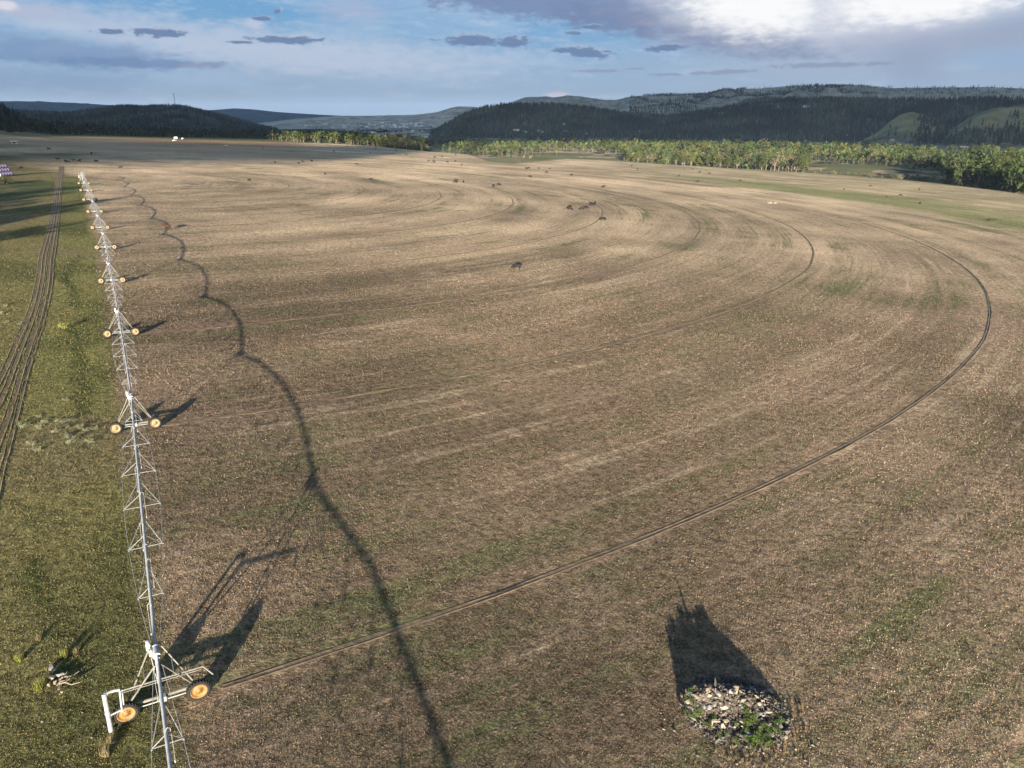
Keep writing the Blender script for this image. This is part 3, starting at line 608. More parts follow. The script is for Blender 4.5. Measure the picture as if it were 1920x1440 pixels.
# front ones matter most: rank by size with a bonus for standing on the front row
NIND = 285
ind = inv[:NIND]; rest = inv[NIND:]+[t for t in tr2 if not (-20 < t[3] < 1960)]
for (ap, x, y, px) in ind:
    hh = ap*math.hypot(x, y); i = random.choice((0, 1, 2, 3, 4, 5, 5, 6, 6)) if px < 1795 else random.choice((0, 2, 2, 4, 6))
    if px > 1795: lab, gp = 'tall dark green cottonwood in the big clump at the right end of the river wood', 'big cottonwoods at the right end'
    elif px < 810: lab, gp = 'small cottonwood standing along the far rim of the field', 'cottonwoods along the far rim of the field'
    else: lab, gp = 'sunlit cottonwood with pale trunk in the river wood below the field', 'cottonwoods of the river wood'
    put(protoC, usedC, i, x, y, hh/18.0*(1.0 if px < 1795 else 1.05), lab, 'tree', gp, sz=random.uniform(.9, 1.1))
def bulk_trees(name, pts, label, cat_, nl=46, dark=1.0):
    r = RNG; Vs = []; cols = []; n = len(pts)
    P = np.array([(t[1], t[2], t[0]*math.hypot(t[1], t[2])) for t in pts]); Z = surf_h(P[:, 0], P[:, 1])
    m_ = n*nl; idx = np.repeat(np.arange(n), nl); h = P[idx, 2]; d = r.normal(0, 1, (m_, 3)); d /= np.linalg.norm(d, axis=1)[:, None]
    lobe = r.integers(0, 4, m_); lr = r.random((n, 4, 3)); off = (lr[idx, lobe]-.5)*np.array([.42, .42, .7])-np.array([0, 0, .06])
    c = np.stack([P[idx, 0], P[idx, 1], Z[idx]], -1)+(off+np.array([0, 0, .62]))*h[:, None]+d*(r.random(m_)**.4*.14*h)[:, None]
    a_ = r.normal(0, 1, (m_, 3)); a_ /= np.linalg.norm(a_, axis=1)[:, None]; b = np.cross(a_, r.normal(0, 1, (m_, 3))); b /= np.linalg.norm(b, axis=1)[:, None]
    s = (h*.075*(0.5+r.random(m_)))[:, None]; V = np.stack([c-a_*s, c-b*s*.7, c+a_*s, c+b*s*.7], 1).reshape(-1, 3); q = np.arange(len(V)).reshape(-1, 4)
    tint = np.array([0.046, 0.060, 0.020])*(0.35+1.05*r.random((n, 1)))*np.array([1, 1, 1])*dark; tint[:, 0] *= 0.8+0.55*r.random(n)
    col = np.repeat(tint[idx], 4, 0)
    # trunks
    tv = []; w = P[:, 2]*.014
    B = np.stack([P[:, 0], P[:, 1], Z-1], -1); Tt = B+np.array([0, 0, 1.0])*(P[:, 2]*.6+1)[:, None]+r.normal(0, .6, (n, 3))
    offs = np.array([[1, 0, 0], [-.5, .87, 0], [-.5, -.87, 0]]); k0 = len(V); tv = []; tq = []
    TV = np.concatenate([np.stack([B+offs[k]*w[:, None] for k in range(3)], 1), np.stack([Tt+offs[k]*w[:, None]*.5 for k in range(3)], 1)], 1).reshape(-1, 3)
    bi = np.arange(n)[:, None]*6+k0; TQ = np.concatenate([np.stack([bi[:, 0]+k, bi[:, 0]+(k+1) % 3, bi[:, 0]+3+(k+1) % 3, bi[:, 0]+3+k], -1) for k in range(3)])
    fm = np.concatenate([np.zeros(len(q), int), np.ones(len(TQ), int)])
    me = mesh_np(name, np.concatenate([V, TV]), np.concatenate([q, TQ]), [M_woods, M_bark], False, fmat=fm, attrs={'tint': np.concatenate([col, np.full((len(TV), 3), .15)])})
    return tag(link(name, me), label, cat_, kind='stuff')
bulk_trees('river_woodland', rest, 'mass of green cottonwoods filling the river bottom behind the front trees', 'woodland')
# far dark woods on the left behind the terrace and across the valley
far = []
for _ in range(2600):
    px = random.uniform(-40, 800); th = math.atan((px-960)/F/1.0708); re = float(redge(th))
    r = re+random.uniform(300, 1500) if px > 240 else re+random.uniform(60, 900)
    if px > 640 and random.random() < .6: continue
    if px < 240 and random.random() < .6: continue
    far.append((random.uniform(11, 19)/r, r*math.sin(th), r*math.cos(th), px))
for _ in range(260):      # wooded foot of the centre hill and roadside clumps
    px = random.uniform(840, 1240); th = math.atan((px-960)/F/1.0708); r = random.uniform(2560, 2820); far.append((random.uniform(10, 18)/r, r*math.sin(th), r*math.cos(th), px))
for (px0, w_, r0, n_) in ((1725, 40, 1560, 46), (1690, 24, 1620, 18), (1500, 70, 1750, 14), (1590, 60, 1720, 8), (1640, 10, 1780, 4), (1405, 20, 1620, 8), (1560, 40, 2050, 8)):
    for _ in range(n_):
        px = random.gauss(px0, w_*.5); th = math.atan((px-960)/F/1.0708); r = r0+random.uniform(-25, 60); far.append((random.uniform(7, 20 if w_ > 30 and px0 == 1725 else 9)/r, r*math.sin(th), r*math.cos(th), px))
for _ in range(420):      # trees scattered about the distant town
    px = random.uniform(560, 815); th = math.atan((px-960)/F/1.0708); r = random.uniform(3200, 6800); far.append((random.uniform(8, 17)/r, r*math.sin(th), r*math.cos(th), px))
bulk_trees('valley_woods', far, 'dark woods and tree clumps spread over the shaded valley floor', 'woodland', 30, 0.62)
# ------------------------------------------------------------------ shrubs along the bluff and in the meadows
def make_bush(seed, m_, name='shrub', h=3.0, n=260, twigs=True):
    r = random.Random(seed); root = bpy.data.objects.new(name, None); COL.objects.link(root)
    cs = [(r.uniform(-.45, .45)*h, r.uniform(-.45, .45)*h, h*r.uniform(.25, .62), h*r.uniform(.22, .36)) for _ in range(6)]
    V, q = leaf_cloud(cs, n, h*.055, seed); V[:, 2] = np.maximum(V[:, 2], 0.01)
    link('foliage', mesh_np('foliage', V, q, [m_]), root)
    mb = MB()
    for k in range(6):
        c = cs[k]; mb.tube([(0, 0, -.2), (c[0]*.5, c[1]*.5, c[2]*.5), (c[0], c[1], c[2])], [h*.02, h*.014, h*.006], 5)
    mb.build('stem', M_wood, root); return root
M_willow = mat('willow_leaf', (0.115, 0.105, 0.048), 0.85, 0, 0.3, 1.0, objrand=0.35)
protoB = [make_bush(31, M_willow, h=3.2), make_bush(32, M_leaf[0], h=3.2), make_bush(33, M_willow, h=3.2, n=200)]; usedB = [False]*3
def bushes(px0, px1, y0, y1, n, lab, grp, s0=.7, s1=1.6):
    for _ in range(n):
        px = random.uniform(px0, px1); row = np.interp(px, [px0, px1], [y0, y1])+random.uniform(-2.2, 2.2); x, y = FLOORHIT(px, row)
        th = math.atan2(x, y); r = max(math.hypot(x, y), float(redge(th))+20)
        put(protoB, usedB, random.randrange(3), r*math.sin(th), r*math.cos(th), random.uniform(s0, s1), lab, 'shrub', grp)
bushes(1100, 1190, 304, 309, 18, 'olive willow shrub on the flat below the middle of the field rim', 'willow shrubs below the rim')
bushes(1520, 1640, 324, 330, 26, 'scrubby willow at the foot of the pale bluff edge', 'willows along the pale bluff')
bushes(1650, 1800, 331, 345, 30, 'bushy willow between the pale bluff and the right-hand meadow', 'bushy willows by the right meadow', 1.2, 2.6)
bushes(1700, 1800, 318, 326, 10, 'rounded willow on the meadow before the river wood', 'willows on the meadow', 1.0, 1.9)
bushes(1800, 1990, 352, 378, 26, 'pale willow before the big cottonwood clump at the right', 'willows before the right clump', 1.2, 2.4)
bushes(950, 1000, 294, 296, 5, 'grey green shrub by the river wood left of centre', 'grey shrubs by the river wood', 1.2, 2.2)
bushes(1190, 1420, 312, 322, 30, 'low willow under the front trees of the river wood', 'willows under the river wood', .8, 1.6)
# ------------------------------------------------------------------ pines
protoP = [make_pine(41), make_pine(42, fol=340), make_pine(43, 18, fol=500)]; usedP = [False]*3
for _ in range(46):
    px = random.uniform(-30, 120); th = math.atan((px-960)/F/1.0708); r = random.uniform(960, 1400); x, y = r*math.sin(th), r*math.cos(th)
    put(protoP, usedP, random.randrange(3), x, y, random.uniform(.5, .95), 'dark pine on the near hillside at the far left', 'pine tree', 'pines on the near left hillside')
for _ in range(70):
    px = random.uniform(1705, 1925); th = math.atan((px-960)/F/1.0708); r = random.uniform(2230, 2380); x, y = r*math.sin(th), r*math.cos(th)
    put(protoP, usedP, random.randrange(3), x, y, random.uniform(.75, 1.35), 'dark pine at the foot of the bare knolls on the right', 'pine tree', 'pines below the bare knolls')
def forest(spec):
    Xs = []
    for (L, px0, px1, r0, r1, sp, maskf) in spec:
        th0, th1 = math.atan((px0-960)/F/1.0708), math.atan((px1-960)/F/1.0708)
        n = int((th1-th0)*(r1*r1-r0*r0)/2/(sp*sp)); th = RNG.uniform(th0, th1, n); r = np.sqrt(RNG.uniform(r0*r0, r1*r1, n)); x, y = r*np.sin(th), r*np.cos(th)
        hh, w = hills_h(x, y); keys = list(LAYERS); ok = (hh > FLOOR+3) & np.isin(w, [keys.index(k) for k in L]); ok &= RNG.random(n) < maskf(x, y, px_of(th), r); Xs.append(np.stack([x, y, hh], -1)[ok])
    P = np.concatenate(Xs); n = len(P); h = RNG.uniform(11, 22, n); R = h*RNG.uniform(.13, .2, n); ns = 5; an = RNG.uniform(0, 6.28, n)
    V = []; k = np.arange(ns)*2*math.pi/ns
    ring = lambda z0, rr: np.stack([P[:, None, 0]+np.cos(an[:, None]+k)*rr[:, None]*RNG.uniform(.75, 1.25, (n, ns)), P[:, None, 1]+np.sin(an[:, None]+k)*rr[:, None], P[:, None, 2]+(z0*h)[:, None]+0*k], -1)
    apex = lambda z0: np.stack([P[:, 0]+RNG.normal(0, .3, n), P[:, 1], P[:, 2]+z0*h], -1)[:, None, :]
    V = np.concatenate([ring(.04, R), apex(.66), ring(.42, R*.72), apex(1.0)], 1); per = 2*(ns+1); b = (np.arange(n)*per)[:, None]
    T = []
    for base in (0, ns+1):
        for i in range(ns): T.append(np.stack([b[:, 0]+base+i, b[:, 0]+base+(i+1) % ns, b[:, 0]+base+ns], -1))
    T = np.concatenate(T); c = np.array([0.028, 0.042, 0.032])*(0.35+1.4*RNG.random((n, 1))**1.5)*(0.55+1.0*sstep(fbm(P[:, 0]/160, P[:, 1]/160, 4, 91), .35, .65))[:, None]*np.array([1.0, .97, .95]); c[:, 0] *= 0.8+0.7*RNG.random(n)
    print('forest trees', n)
    me = mesh_np('pine_forest', V.reshape(-1, 3), T, [M_pinef], False, attrs={'tint': np.repeat(c, per, 0)})
    return tag(link('pine_forest', me), 'dark pine forest covering the shaded hills beyond the valley', 'forest', kind='stuff')
one = lambda x, y, px, r: 1+0*x
def mC(x, y, px, r): return 0.35+0.65*(fbm(x/70, y/70, 3, 21) > .46)
def mE(x, y, px, r): return ((fbm(x/300, y/300, 3, 22) > .54) & (px > 1180) & (px < 1640)).astype(float)*.8+.05*(px > 1230)+0.012
forest([(['C'], -20, 560, 2700, 4400, 11, mC), (['N'], -40, 200, 960, 1480, 9, lambda x, y, px, r: 0.75*(px < 110)+.1), (['D'], 795, 1420, 2750, 3300, 8.5, lambda x, y, px, r: np.where((r < 2840) & (fbm(x/90, y/90, 3, 4) > .5), .15, 1.0)),
        (['F'], 1130, 1960, 2450, 3450, 9, lambda x, y, px, r: np.where(fbm(x/110, y/110, 4, 92) > .60, .12, 1.0)), (['K'], 1740, 1960, 2220, 2430, 9, lambda x, y, px, r: 0.9*sstep(-r, -2390, -2330)*(fbm(x/40, y/40, 3, 4) > .35)),
        (['G'], 1600, 1800, 2260, 2640, 9, lambda x, y, px, r: .5*sstep(px, 1715, 1740)+.015), (['K'], 1740, 1960, 2220, 2600, 9, lambda x, y, px, r: .03+0*x), (['E', 'M'], 1100, 1960, 3900, 6600, 15, mE)])
# ------------------------------------------------------------------ the trees standing beyond the left edge whose long shadows cross the grass
def offtree(X, Y, h, i=0):
    o = put(protoC, usedC, i, X, Y, h/18.0, 'tall cottonwood in the row beside the farm track, left of the view', 'tree', 'cottonwoods beside the farm track', sz=1.0)
sp = math.tan(math.radians(SUN_AZ-180))
OT = [(g(98, 468), 15.5), ]
for k, (X, h) in enumerate([(-121, 14.5), (-124, 12), (-139, 17), (-145, 20), (-152, 21), (-160, 18), (-168, 22), (-178, 24), (-187, 19), (-197, 24), (-208, 25), (-220, 22), (-232, 26), (-246, 25), (-260, 27), (-275, 24), (-292, 27), (-310, 28), (-330, 27)]):
    offtree(X-4, 108+(k % 4)*7+max(0, (-X-150))*.12, h, (0, 2, 4, 1)[k % 4])
# ------------------------------------------------------------------ centre pivot irrigator
PH = 3.55
LATR = [0, 22, 53, 87.5, 122.5, 158.5, 191.5, 230, 267.5, 303.5, 343.5, 380]; LATV = [0, .1, .5, 1.1, 1.8, 2.2, 2.4, 2.1, 1.8, 1.27, 0, -.6]
def lat(x): return float(np.interp(x, LATR, LATV))   # the machine is bowed a little, as they stand
piv = bpy.data.objects.new('irrigation_pivot', None); COL.objects.link(piv); piv.matrix_world = PM
tag(piv, 'long galvanised centre pivot irrigator on ten wheeled towers left of the brown field', 'irrigator')
rads = [0.0]+TWR[::-1]                                 # 0 .. 343.5
def zp(x):                                            # pipe height: each span arches a little
    for a_, b in zip(rads[:-1], rads[1:]):
        if a_ <= x <= b: t = (x-a_)/(b-a_); return PH+0.75*4*t*(1-t)
    return PH+float(np.interp(x-rads[-1], [0, 15, 30, 41], [0, .15, -.4, -.8]))
def make_wheel(x, y, pale, spin):
    w = bpy.data.objects.new('wheel', None); COL.objects.link(w); w.parent = piv; w.location = (x+.34, y+lat(x), 0.60); w.rotation_euler = (spin, 0, 0)
    if not hasattr(make_wheel, 'ty'):
        t = MB(); t.lathe([(-.14, .50), (-.17, .56), (-.18, .64), (-.15, .695), (-.07, .715), (.07, .715), (.15, .695), (.18, .64), (.17, .56), (.14, .50)], 'x', 40)
        for k in range(24):
            q = 2*math.pi*k/24
            for sgn in (-1, 1):
                R = Matrix.Rotation(q+sgn*.06, 3, 'X') @ Matrix.Rotation(sgn*.55, 3, 'Z')
                t.box(Matrix.Rotation(q+sgn*.06, 3, 'X') @ Vector((sgn*.085, 0, .725)), (.17, .045, .06), 0, R)
        t.v = [(v[0]*.9, v[1]*.83, v[2]*.83) for v in t.v]; make_wheel.ty = t.mesh('tyre', [M_tyre])
        make_wheel.ri = []
        for mm in (M_rim, M_rimpale):
            r_ = MB(); r_.lathe([(-.13, .51), (-.16, .52), (-.12, .47), (-.05, .44), (-.02, .30), (-.05, .28), (-.07, .13), (-.10, .12), (-.12, .05), (-.12, .001)], 'x', 36)
            r_.lathe([(.13, .51), (.16, .52), (.12, .47), (.05, .44), (.02, .30), (.05, .28), (.07, .13), (.10, .12), (.12, .05), (.12, .001)], 'x', 36)
            for k in range(8):
                q = 2*math.pi*k/8
                for sg in (-1, 1): r_.tube([(sg*.065, .2*math.cos(q), .2*math.sin(q)), (sg*.10, .2*math.cos(q), .2*math.sin(q))], .02, 6, 1)
            r_.v = [(v[0]*.9, v[1]*.83, v[2]*.83) for v in r_.v]; make_wheel.ri.append(r_.mesh('rim', [mm, M_tyre], True))
    link('tyre', make_wheel.ty, w); link('rim', make_wheel.ri[1 if pale else 0], w); return w
M_boxg = mat('grey_box', (0.16, 0.16, 0.16), 0.6)
def make_tower(k, R):
    WB = 1.75                                           # half wheelbase
    T = bpy.data.objects.new('drive_tower', None); COL.objects.link(T); T.parent = piv; T.location = (R, lat(R), 0)
    b = MB(); b.tube([(0, -WB-.05, .66), (0, WB+.05, .66)], .085, 8); b.build('base_beam', M_frame, T)
    b = MB(); b.tube([(.14, -WB+.1, .50), (.14, WB-.1, .50)], .032, 6); b.tube([(.14, -.1, .50), (.0, -.1, .66)], .03, 6); b.box((.1, 0, .6), (.3, .34, .3)); b.build('drive_shaft', M_galv, T)
    for sy in (-1, 1):
        for sx in (-1, 1):
            l = MB(); l.tube([(sx*.10-.04, sy*(WB-.1), .72), (sx*.95, sy*.16, PH-.12)], .045, 6); l.build('leg', M_frame, T)
        c = MB()
        for f in (.3, .6): c.tube([(-(.10+.85*f), sy*((WB-.28)*(1-f)+.16*f), .85+(PH-.97)*f), ((.10+.85*f), sy*((WB-.28)*(1-f)+.16*f), .85+(PH-.97)*f)], .025, 6)
        c.build('cross_brace', M_frame, T)
    b = MB(); b.box((-.55, -.34, PH+.12), (.30, .18, .44)); b.box((-.15, -.26, PH-.05), (.22, .14, .36)); b.box((-.55, -.24, PH+.12), (.2, .05, .3)); b.tube([(-.55, -.34, PH+.34), (-.55, -.34, PH+.40)], .07, 8); b.tube([(-.5, -.3, PH-.1), (-.5, -.1, .9)], .015, 5); b.build('control_box', M_box if k < 3 else M_boxg, T)
    b = MB(); b.tube([(-.35, 0, PH), (.35, 0, PH)], .17, 14); b.tube([(-.37, 0, PH), (-.33, 0, PH)], .2, 14); b.tube([(.33, 0, PH), (.37, 0, PH)], .2, 14); b.build('pipe_joint', M_galv, T)
    for sy in (-1, 1):
        make_wheel(R, sy*WB, k > 0, random.uniform(0, 6)); g_ = MB(); g_.box((.08, sy*WB, .60), (.16, .26, .3)); g_.tube([(.1, sy*WB, .60), (.26, sy*WB, .60)], .07, 10); g_.build('gearbox', M_frame, T)
    return T
towers = [make_tower(k, R) for k, R in enumerate(TWR)]
def truss(x0, x1, n, full=True):
    L = x1-x0; nodes = []
    for k in range(1, n+1):
        t = k/(n+1); bow = (4*t*(1-t))**0.8; half = 0.08+1.12*bow**1.15; dep = 0.25+0.85*bow; nodes.append((x0+L*t, half, dep))
    for (x, hf, dp) in nodes:
        b = MB(); z = zp(x); xa = x-2.0                  # struts meet the pipe on the pivot side of the node
        for sy in (-1, 1):
            b.tube([(xa, lat(xa)+sy*.08, zp(xa)-.06), (x, lat(x)+sy*hf, z-dp)], .026, 5)
        l_ = lat(x); b.tube([(x, l_-hf, z-dp), (x, l_+hf, z-dp)], .025, 5); b.tube([(x, l_-hf, z-dp), (x+.15, l_-.08, z-.08)], .025, 5); b.tube([(x, l_+hf, z-dp), (x+.15, l_+.08, z-.08)], .015, 4)
        b.box((x, l_-hf, z-dp), (.15, .08, .08)); b.box((x, l_+hf, z-dp), (.15, .08, .08)); b.build('truss_frame', M_truss, piv)
    for sy in (-1, 1):
        b = MB(); pts = [(x0+.9, lat(x0+.9)+sy*.2, PH-.15)]+[(x, lat(x)+sy*hf, zp(x)-dp) for (x, hf, dp) in nodes]+([(x1-.9, lat(x1-.9)+sy*.2, PH-.15)] if full else [(x1, lat(x1)+sy*.1, zp(x1)-.1)])
        b.tube(pts, .012, 5); b.build('truss_rod', M_galv, piv)
spans = list(zip(rads[:-1], rads[1:]))+[(rads[-1], rads[-1]+41)]
for i, (a_, b_) in enumerate(spans):
    n = 16; b = MB(); xs_ = [a_+(b_-a_)*k/n for k in range(n+1)]; xs_[0] += .36; xs_[-1] -= (.36 if i < len(spans)-1 else 0)
    b.tube([(x, lat(x), zp(x)) for x in xs_], .088, 12)
    for k in range(1, 4): xx = a_+(b_-a_)*k/4; b.tube([(xx-.05, lat(xx), zp(xx)), (xx+.05, lat(xx), zp(xx))], .13, 12)
    b.build('span_pipe', M_galv, piv, True)
    truss(a_, b_, 6, i < len(spans)-1)
    if i >= len(spans)-5:                              # goosenecks with drop hoses, where they can be made out
        for k in range(9):
            x = a_+1.5+k*(b_-a_-3)/8.5; z = zp(x); sy = 1 if k % 2 else -1; s = MB()
            l_ = lat(x); s.tube([(x, l_, z+.08), (x, l_+sy*.02, z+.22), (x, l_+sy*.1, z+.28), (x, l_+sy*.19, z+.2), (x, l_+sy*.2, z-.1)], .014, 6)
            s.tube([(x, l_+sy*.2, z-.1), (x+.03, l_+sy*.21, z-1.0), (x, l_+sy*.2, z-1.7)], .008, 5); s.tube([(x, l_+sy*.2, z-1.7), (x, l_+sy*.2, z-1.85)], .03, 6); s.build('sprinkler_drop', M_galv, piv)
# pivot centre: four-legged stand with riser and panel
P0 = bpy.data.objects.new('pivot_stand', None); COL.objects.link(P0); P0.parent = piv
for sx in (-1, 1):
    for sy in (-1, 1): l = MB(); l.tube([(sx*1.1, sy*1.1, 0), (sx*.2, sy*.2, PH-.1)], .06, 6); l.build('leg', M_galv, P0)
b = MB(); b.tube([(0, 0, 0), (0, 0, PH+.3)], .12, 12); b.tube([(0, 0, PH+.3), (.2, 0, PH+.15), (.4, 0, PH)], .11, 10); b.build('riser_pipe', M_galv, P0)
b = MB(); b.box((-.6, -1.3, 1.6), (.9, .5, 1.5)); b.box((-.6, -1.57, 1.9), (.7, .04, .6)); b.build('control_panel', M_boxg, P0)
# guard frame on the outermost tower
R = TWR[0]
GF = bpy.data.objects.new('guard_frame', None); COL.objects.link(GF); GF.parent = piv; GF.location = (R+.35, 0, 0)
SY = 1 if (PM @ Vector((R, 1, 0)) - PM @ Vector((R, 0, 0))).x > 0 else -1     # +SY is the field side
b = MB(); b.tube([(0, -SY*1.86, 2.05), (0, SY*2.09, 2.05)], .045, 6); b.tube([(.12, -SY*1.82, 2.0), (.12, SY*1.98, 2.0)], .025, 6); b.build('cross_bar', M_frame, GF)
b = MB(); b.tube([(0, SY*2.09, 2.05), (.5, SY*2.51, 1.75)], .04, 6); b.build('side_arm', M_frame, GF)
b = MB(); b.tube([(0, -SY*1.86, 2.15), (0, -SY*2.24, 2.2), (.1, -SY*2.55, 2.2)], .07, 8); b.tube([(.1, -SY*2.55, 2.25), (.35, -SY*2.51, .05)], .11, 10); b.tube([(0, -SY*1.86, 2.1), (.15, -SY*1.90, .9)], .05, 6); b.tube([(.15, -SY*1.90, 1.0), (.25, -SY*2.47, .95)], .05, 6)
b.tube([(.0, -SY*1.75, 2.1), (.1, -SY*1.79, 1.0)], .035, 6); b.tube([(.22, -SY*2.53, 1.18), (.24, -SY*2.53, 1.08)], .13, 10); b.build('corner_post', M_galv, GF)
# ------------------------------------------------------------------ cattle
def skin_mesh(name, verts, edges, radii, mats, sub=1):
    me = bpy.data.meshes.new(name); me.from_pydata(verts, edges, []); o = bpy.data.objects.new(name, me); COL.objects.link(o)
    sk = o.modifiers.new('s', 'SKIN'); sv = me.skin_vertices[0].data if me.skin_vertices else None
    if sv is None:
        bm = bmesh.new(); bm.from_mesh(me); bm.verts.layers.skin.verify(); bm.to_mesh(me); bm.free(); sv = me.skin_vertices[0].data
    for i, r in enumerate(radii): sv[i].radius = r if isinstance(r, tuple) else (r, r)
    sv[0].use_root = True
    ss_ = o.modifiers.new('u', 'SUBSURF'); ss_.levels = sub; ss_.render_levels = sub
    dg = bpy.context.evaluated_depsgraph_get(); m2 = bpy.data.meshes.new_from_object(o.evaluated_get(dg)); m2.name = name
    bpy.data.objects.remove(o); bpy.data.meshes.remove(me)
    m2.materials.clear()
    for m_ in mats: m2.materials.append(m_)
    m2.polygons.foreach_set('use_smooth', [True]*len(m2.polygons)); return m2
def cow_mesh(name, m_, graze, seed):
    r = random.Random(seed); V = []; E_ = []; Rd = []
    def ad(p, rad, to=None):
        V.append(p); Rd.append(rad); i = len(V)-1
        if to is not None: E_.append((to, i))
        return i
    hip = ad((-.62, 0, 1.06), (.30, .34)); bel = ad((-.1, 0, 1.0), (.36, .40), hip); sh = ad((.48, 0, 1.04), (.30, .37), bel); rump = ad((-.92, 0, 1.10), (.20, .24), hip)
    if graze: nk = ad((.85, 0, .86), (.15, .2), sh); hd = ad((1.12, 0, .52), (.13, .14), nk); mz = ad((1.2, 0, .16), (.075, .085), hd)
    else: nk = ad((.86, 0, 1.26), (.15, .2), sh); hd = ad((1.12, .03, 1.40), (.13, .14), nk); mz = ad((1.46, .05, 1.22), (.075, .085), hd)
    for sy in (-1, 1):
        ea = ad((V[hd][0]-.04, sy*.24, V[hd][2]+.06), .035, hd)
        j = r.uniform(-.12, .12); a_ = ad((.50+j*.2, sy*.2, .74), .115, sh); b = ad((.50+j, sy*.2, .42), .065, a_); c = ad((.50+j*1.2, sy*.2, .06), .055, b)
        j = r.uniform(-.12, .12); a_ = ad((-.66, sy*.21, .80), .15, hip); b = ad((-.80+j*.5, sy*.2, .46), .07, a_); c = ad((-.72+j, sy*.2, .06), .055, b)
    t1 = ad((-1.08, 0, .98), .035, rump); t2 = ad((-1.13, 0, .55), .03, t1)
    return skin_mesh(name, V, E_, Rd, [m_])
cowM = [cow_mesh('cow', M_cow[0], True, 1), cow_mesh('cow', M_cow[0], True, 2), cow_mesh('cow', M_cow[0], False, 3)]; redM = cow_mesh('cow', M_cow[1], False, 4)
def cow(px, py, label, grp=None, me=None, rz=None, s=1.0):
    p = g(px, py); o = link('cow', me or random.choice(cowM)); n = Vector(NRM)
    o.rotation_euler = (0.0, 0.0, random.uniform(0, 6.28) if rz is None else rz); o.location = (p[0], p[1], p[2]-.02); o.scale = (s*1.15, s*1.15, s*1.15)
    return tag(o, label, 'cow', grp)
cow(968, 506, 'black cow grazing alone in the middle of the brown field', me=cowM[0], rz=math.radians(155), s=.95)
cow(314, 430.5, 'red brown cow standing alone just right of the irrigator', me=redM, rz=math.radians(170), s=.95)
cow(467.8, 340.5, 'lone black cow on the small wheel circles right of the irrigator')
cow(609.5, 328, 'lone black cow above the small wheel circles left of centre')
cow(695.5, 339, 'black cow standing alone below the shaded strip left of centre', rz=0)
cow(1131, 352.5, 'black cow standing broadside in the pale grass above the group of six', rz=.2)
cow(1130.8, 414, 'black cow standing on the inner wheel track', rz=.4)
cow(1387.8, 340, 'black cow on the green arc at the right of centre', rz=.1)
cow(1307.5, 342.5, 'black cow at the near edge of the green arc', rz=.1)
cow(1688.5, 368, 'black cow with a long shadow in the right part of the field', rz=0)
cow(1632, 350.5, 'black cow below the pale bluff edge at the right', rz=3.1)
cow(1723, 356.5, 'black cow seen end on near the right bluff', rz=1.2)
cow(1582.5, 356, 'small black cow in the green grass on the right', s=.8)
cow(1661.5, 370, 'small black calf beside the cow with the long shadow', s=.75)
cow(1724.5, 383, 'small black cow nearest the camera at the right of the field', s=.85)
cow(1631, 335, 'tiny black cow on the pale rim of the bluff', s=.8)
for (x, y) in ((1067.5, 391), (1069, 395), (1090.6, 394), (1099, 392), (1109, 386), (1115, 385)): cow(x, y, 'black cow in the loose bunch beside the inner wheel track', 'cows bunched beside the inner wheel track')
for (x, y) in ((925, 351), (935.3, 348), (869, 343), (853.3, 343.5), (855.6, 341)): cow(x, y, 'black cow in the pale middle of the field', 'cows in the pale middle of the field')
for (x, y) in ((1071.6, 330), (1025, 324), (1031, 317.5), (987, 317.5), (991.8, 316.5), (1010.5, 317), (993.9, 333)): cow(x, y, 'black cow at the far side of the field below the centre hill', 'cows at the far side below the centre hill')
for (x, y) in ((516, 306), (560.5, 308), (567, 305), (584.5, 303.5), (668.5, 310), (493, 279), (626, 285), (650.8, 274), (681, 275), (704.5, 280)): cow(x, y, 'black cow on the shaded far part of the field', 'cows on the shaded far field')
for (x, y) in ((743, 283), (762, 291), (694, 288), (815, 296), (829, 295), (812.8, 302.3), (814, 305.8), (803.8, 303), (839, 305.5), (853.5, 303.5), (854, 291), (865.8, 310.5)): cow(x, y, 'black cow near the light green hollow at the field rim', 'cows near the light green hollow')
for (x, y) in ((91.5, 281), (108.8, 301), (123.5, 305), (128.5, 306), (138, 303), (149, 304), (171.8, 290), (181, 305), (226.5, 317), (39.5, 318)): cow(x, y, 'black cow beyond the far end of the irrigator', 'cows beyond the far end of the irrigator')
for (x, y) in ((1184, 312), (1195, 319), (1284, 320), (1298.5, 318.5), (1312, 324), (1329.8, 326.5), (1272.5, 331)): cow(x, y, 'black cow along the grassy rim before the river wood', 'cows along the rim before the river wood')
# ------------------------------------------------------------------ rocks
def rock_mesh(seed, m_):
    r = random.Random(seed); bm = bmesh.new(); sx, sy, sz = r.uniform(.7, 1.25), r.uniform(.45, .9), r.uniform(.3, .65)
    for _ in range(13):
        v = Vector((r.gauss(0, 1), r.gauss(0, 1), r.gauss(0, 1))).normalized()*r.uniform(.8, 1); bm.verts.new((v.x*sx*.5, v.y*sy*.5, v.z*sz*.5))
    bmesh.ops.convex_hull(bm, input=bm.verts); me = bpy.data.meshes.new('rock'); 
    for v in [v for v in bm.verts if not v.link_faces]: bm.verts.remove(v)
    bm.to_mesh(me); bm.free(); me.materials.append(m_); return me
rockM = [rock_mesh(100+i, M_rock[(0, 1, 0, 2, 1, 0, 1, 2)[i % 8]]) for i in range(16)]
def rock(p, s, label, grp, me=None, flat=False):
    o = link('rock', me or random.choice(rockM)); o.location = p; o.scale = (s, s, s)
    o.rotation_euler = (random.uniform(-.5, .5), random.uniform(-.5, .5), random.uniform(0, 6.28)) if not flat else (random.uniform(-.15, .15), random.uniform(-.15, .15), random.uniform(0, 6.28))
    return tag(o, label, 'rock', grp)
PC = g(1378, 1333); PXr = 3.05; PYr = 2.75
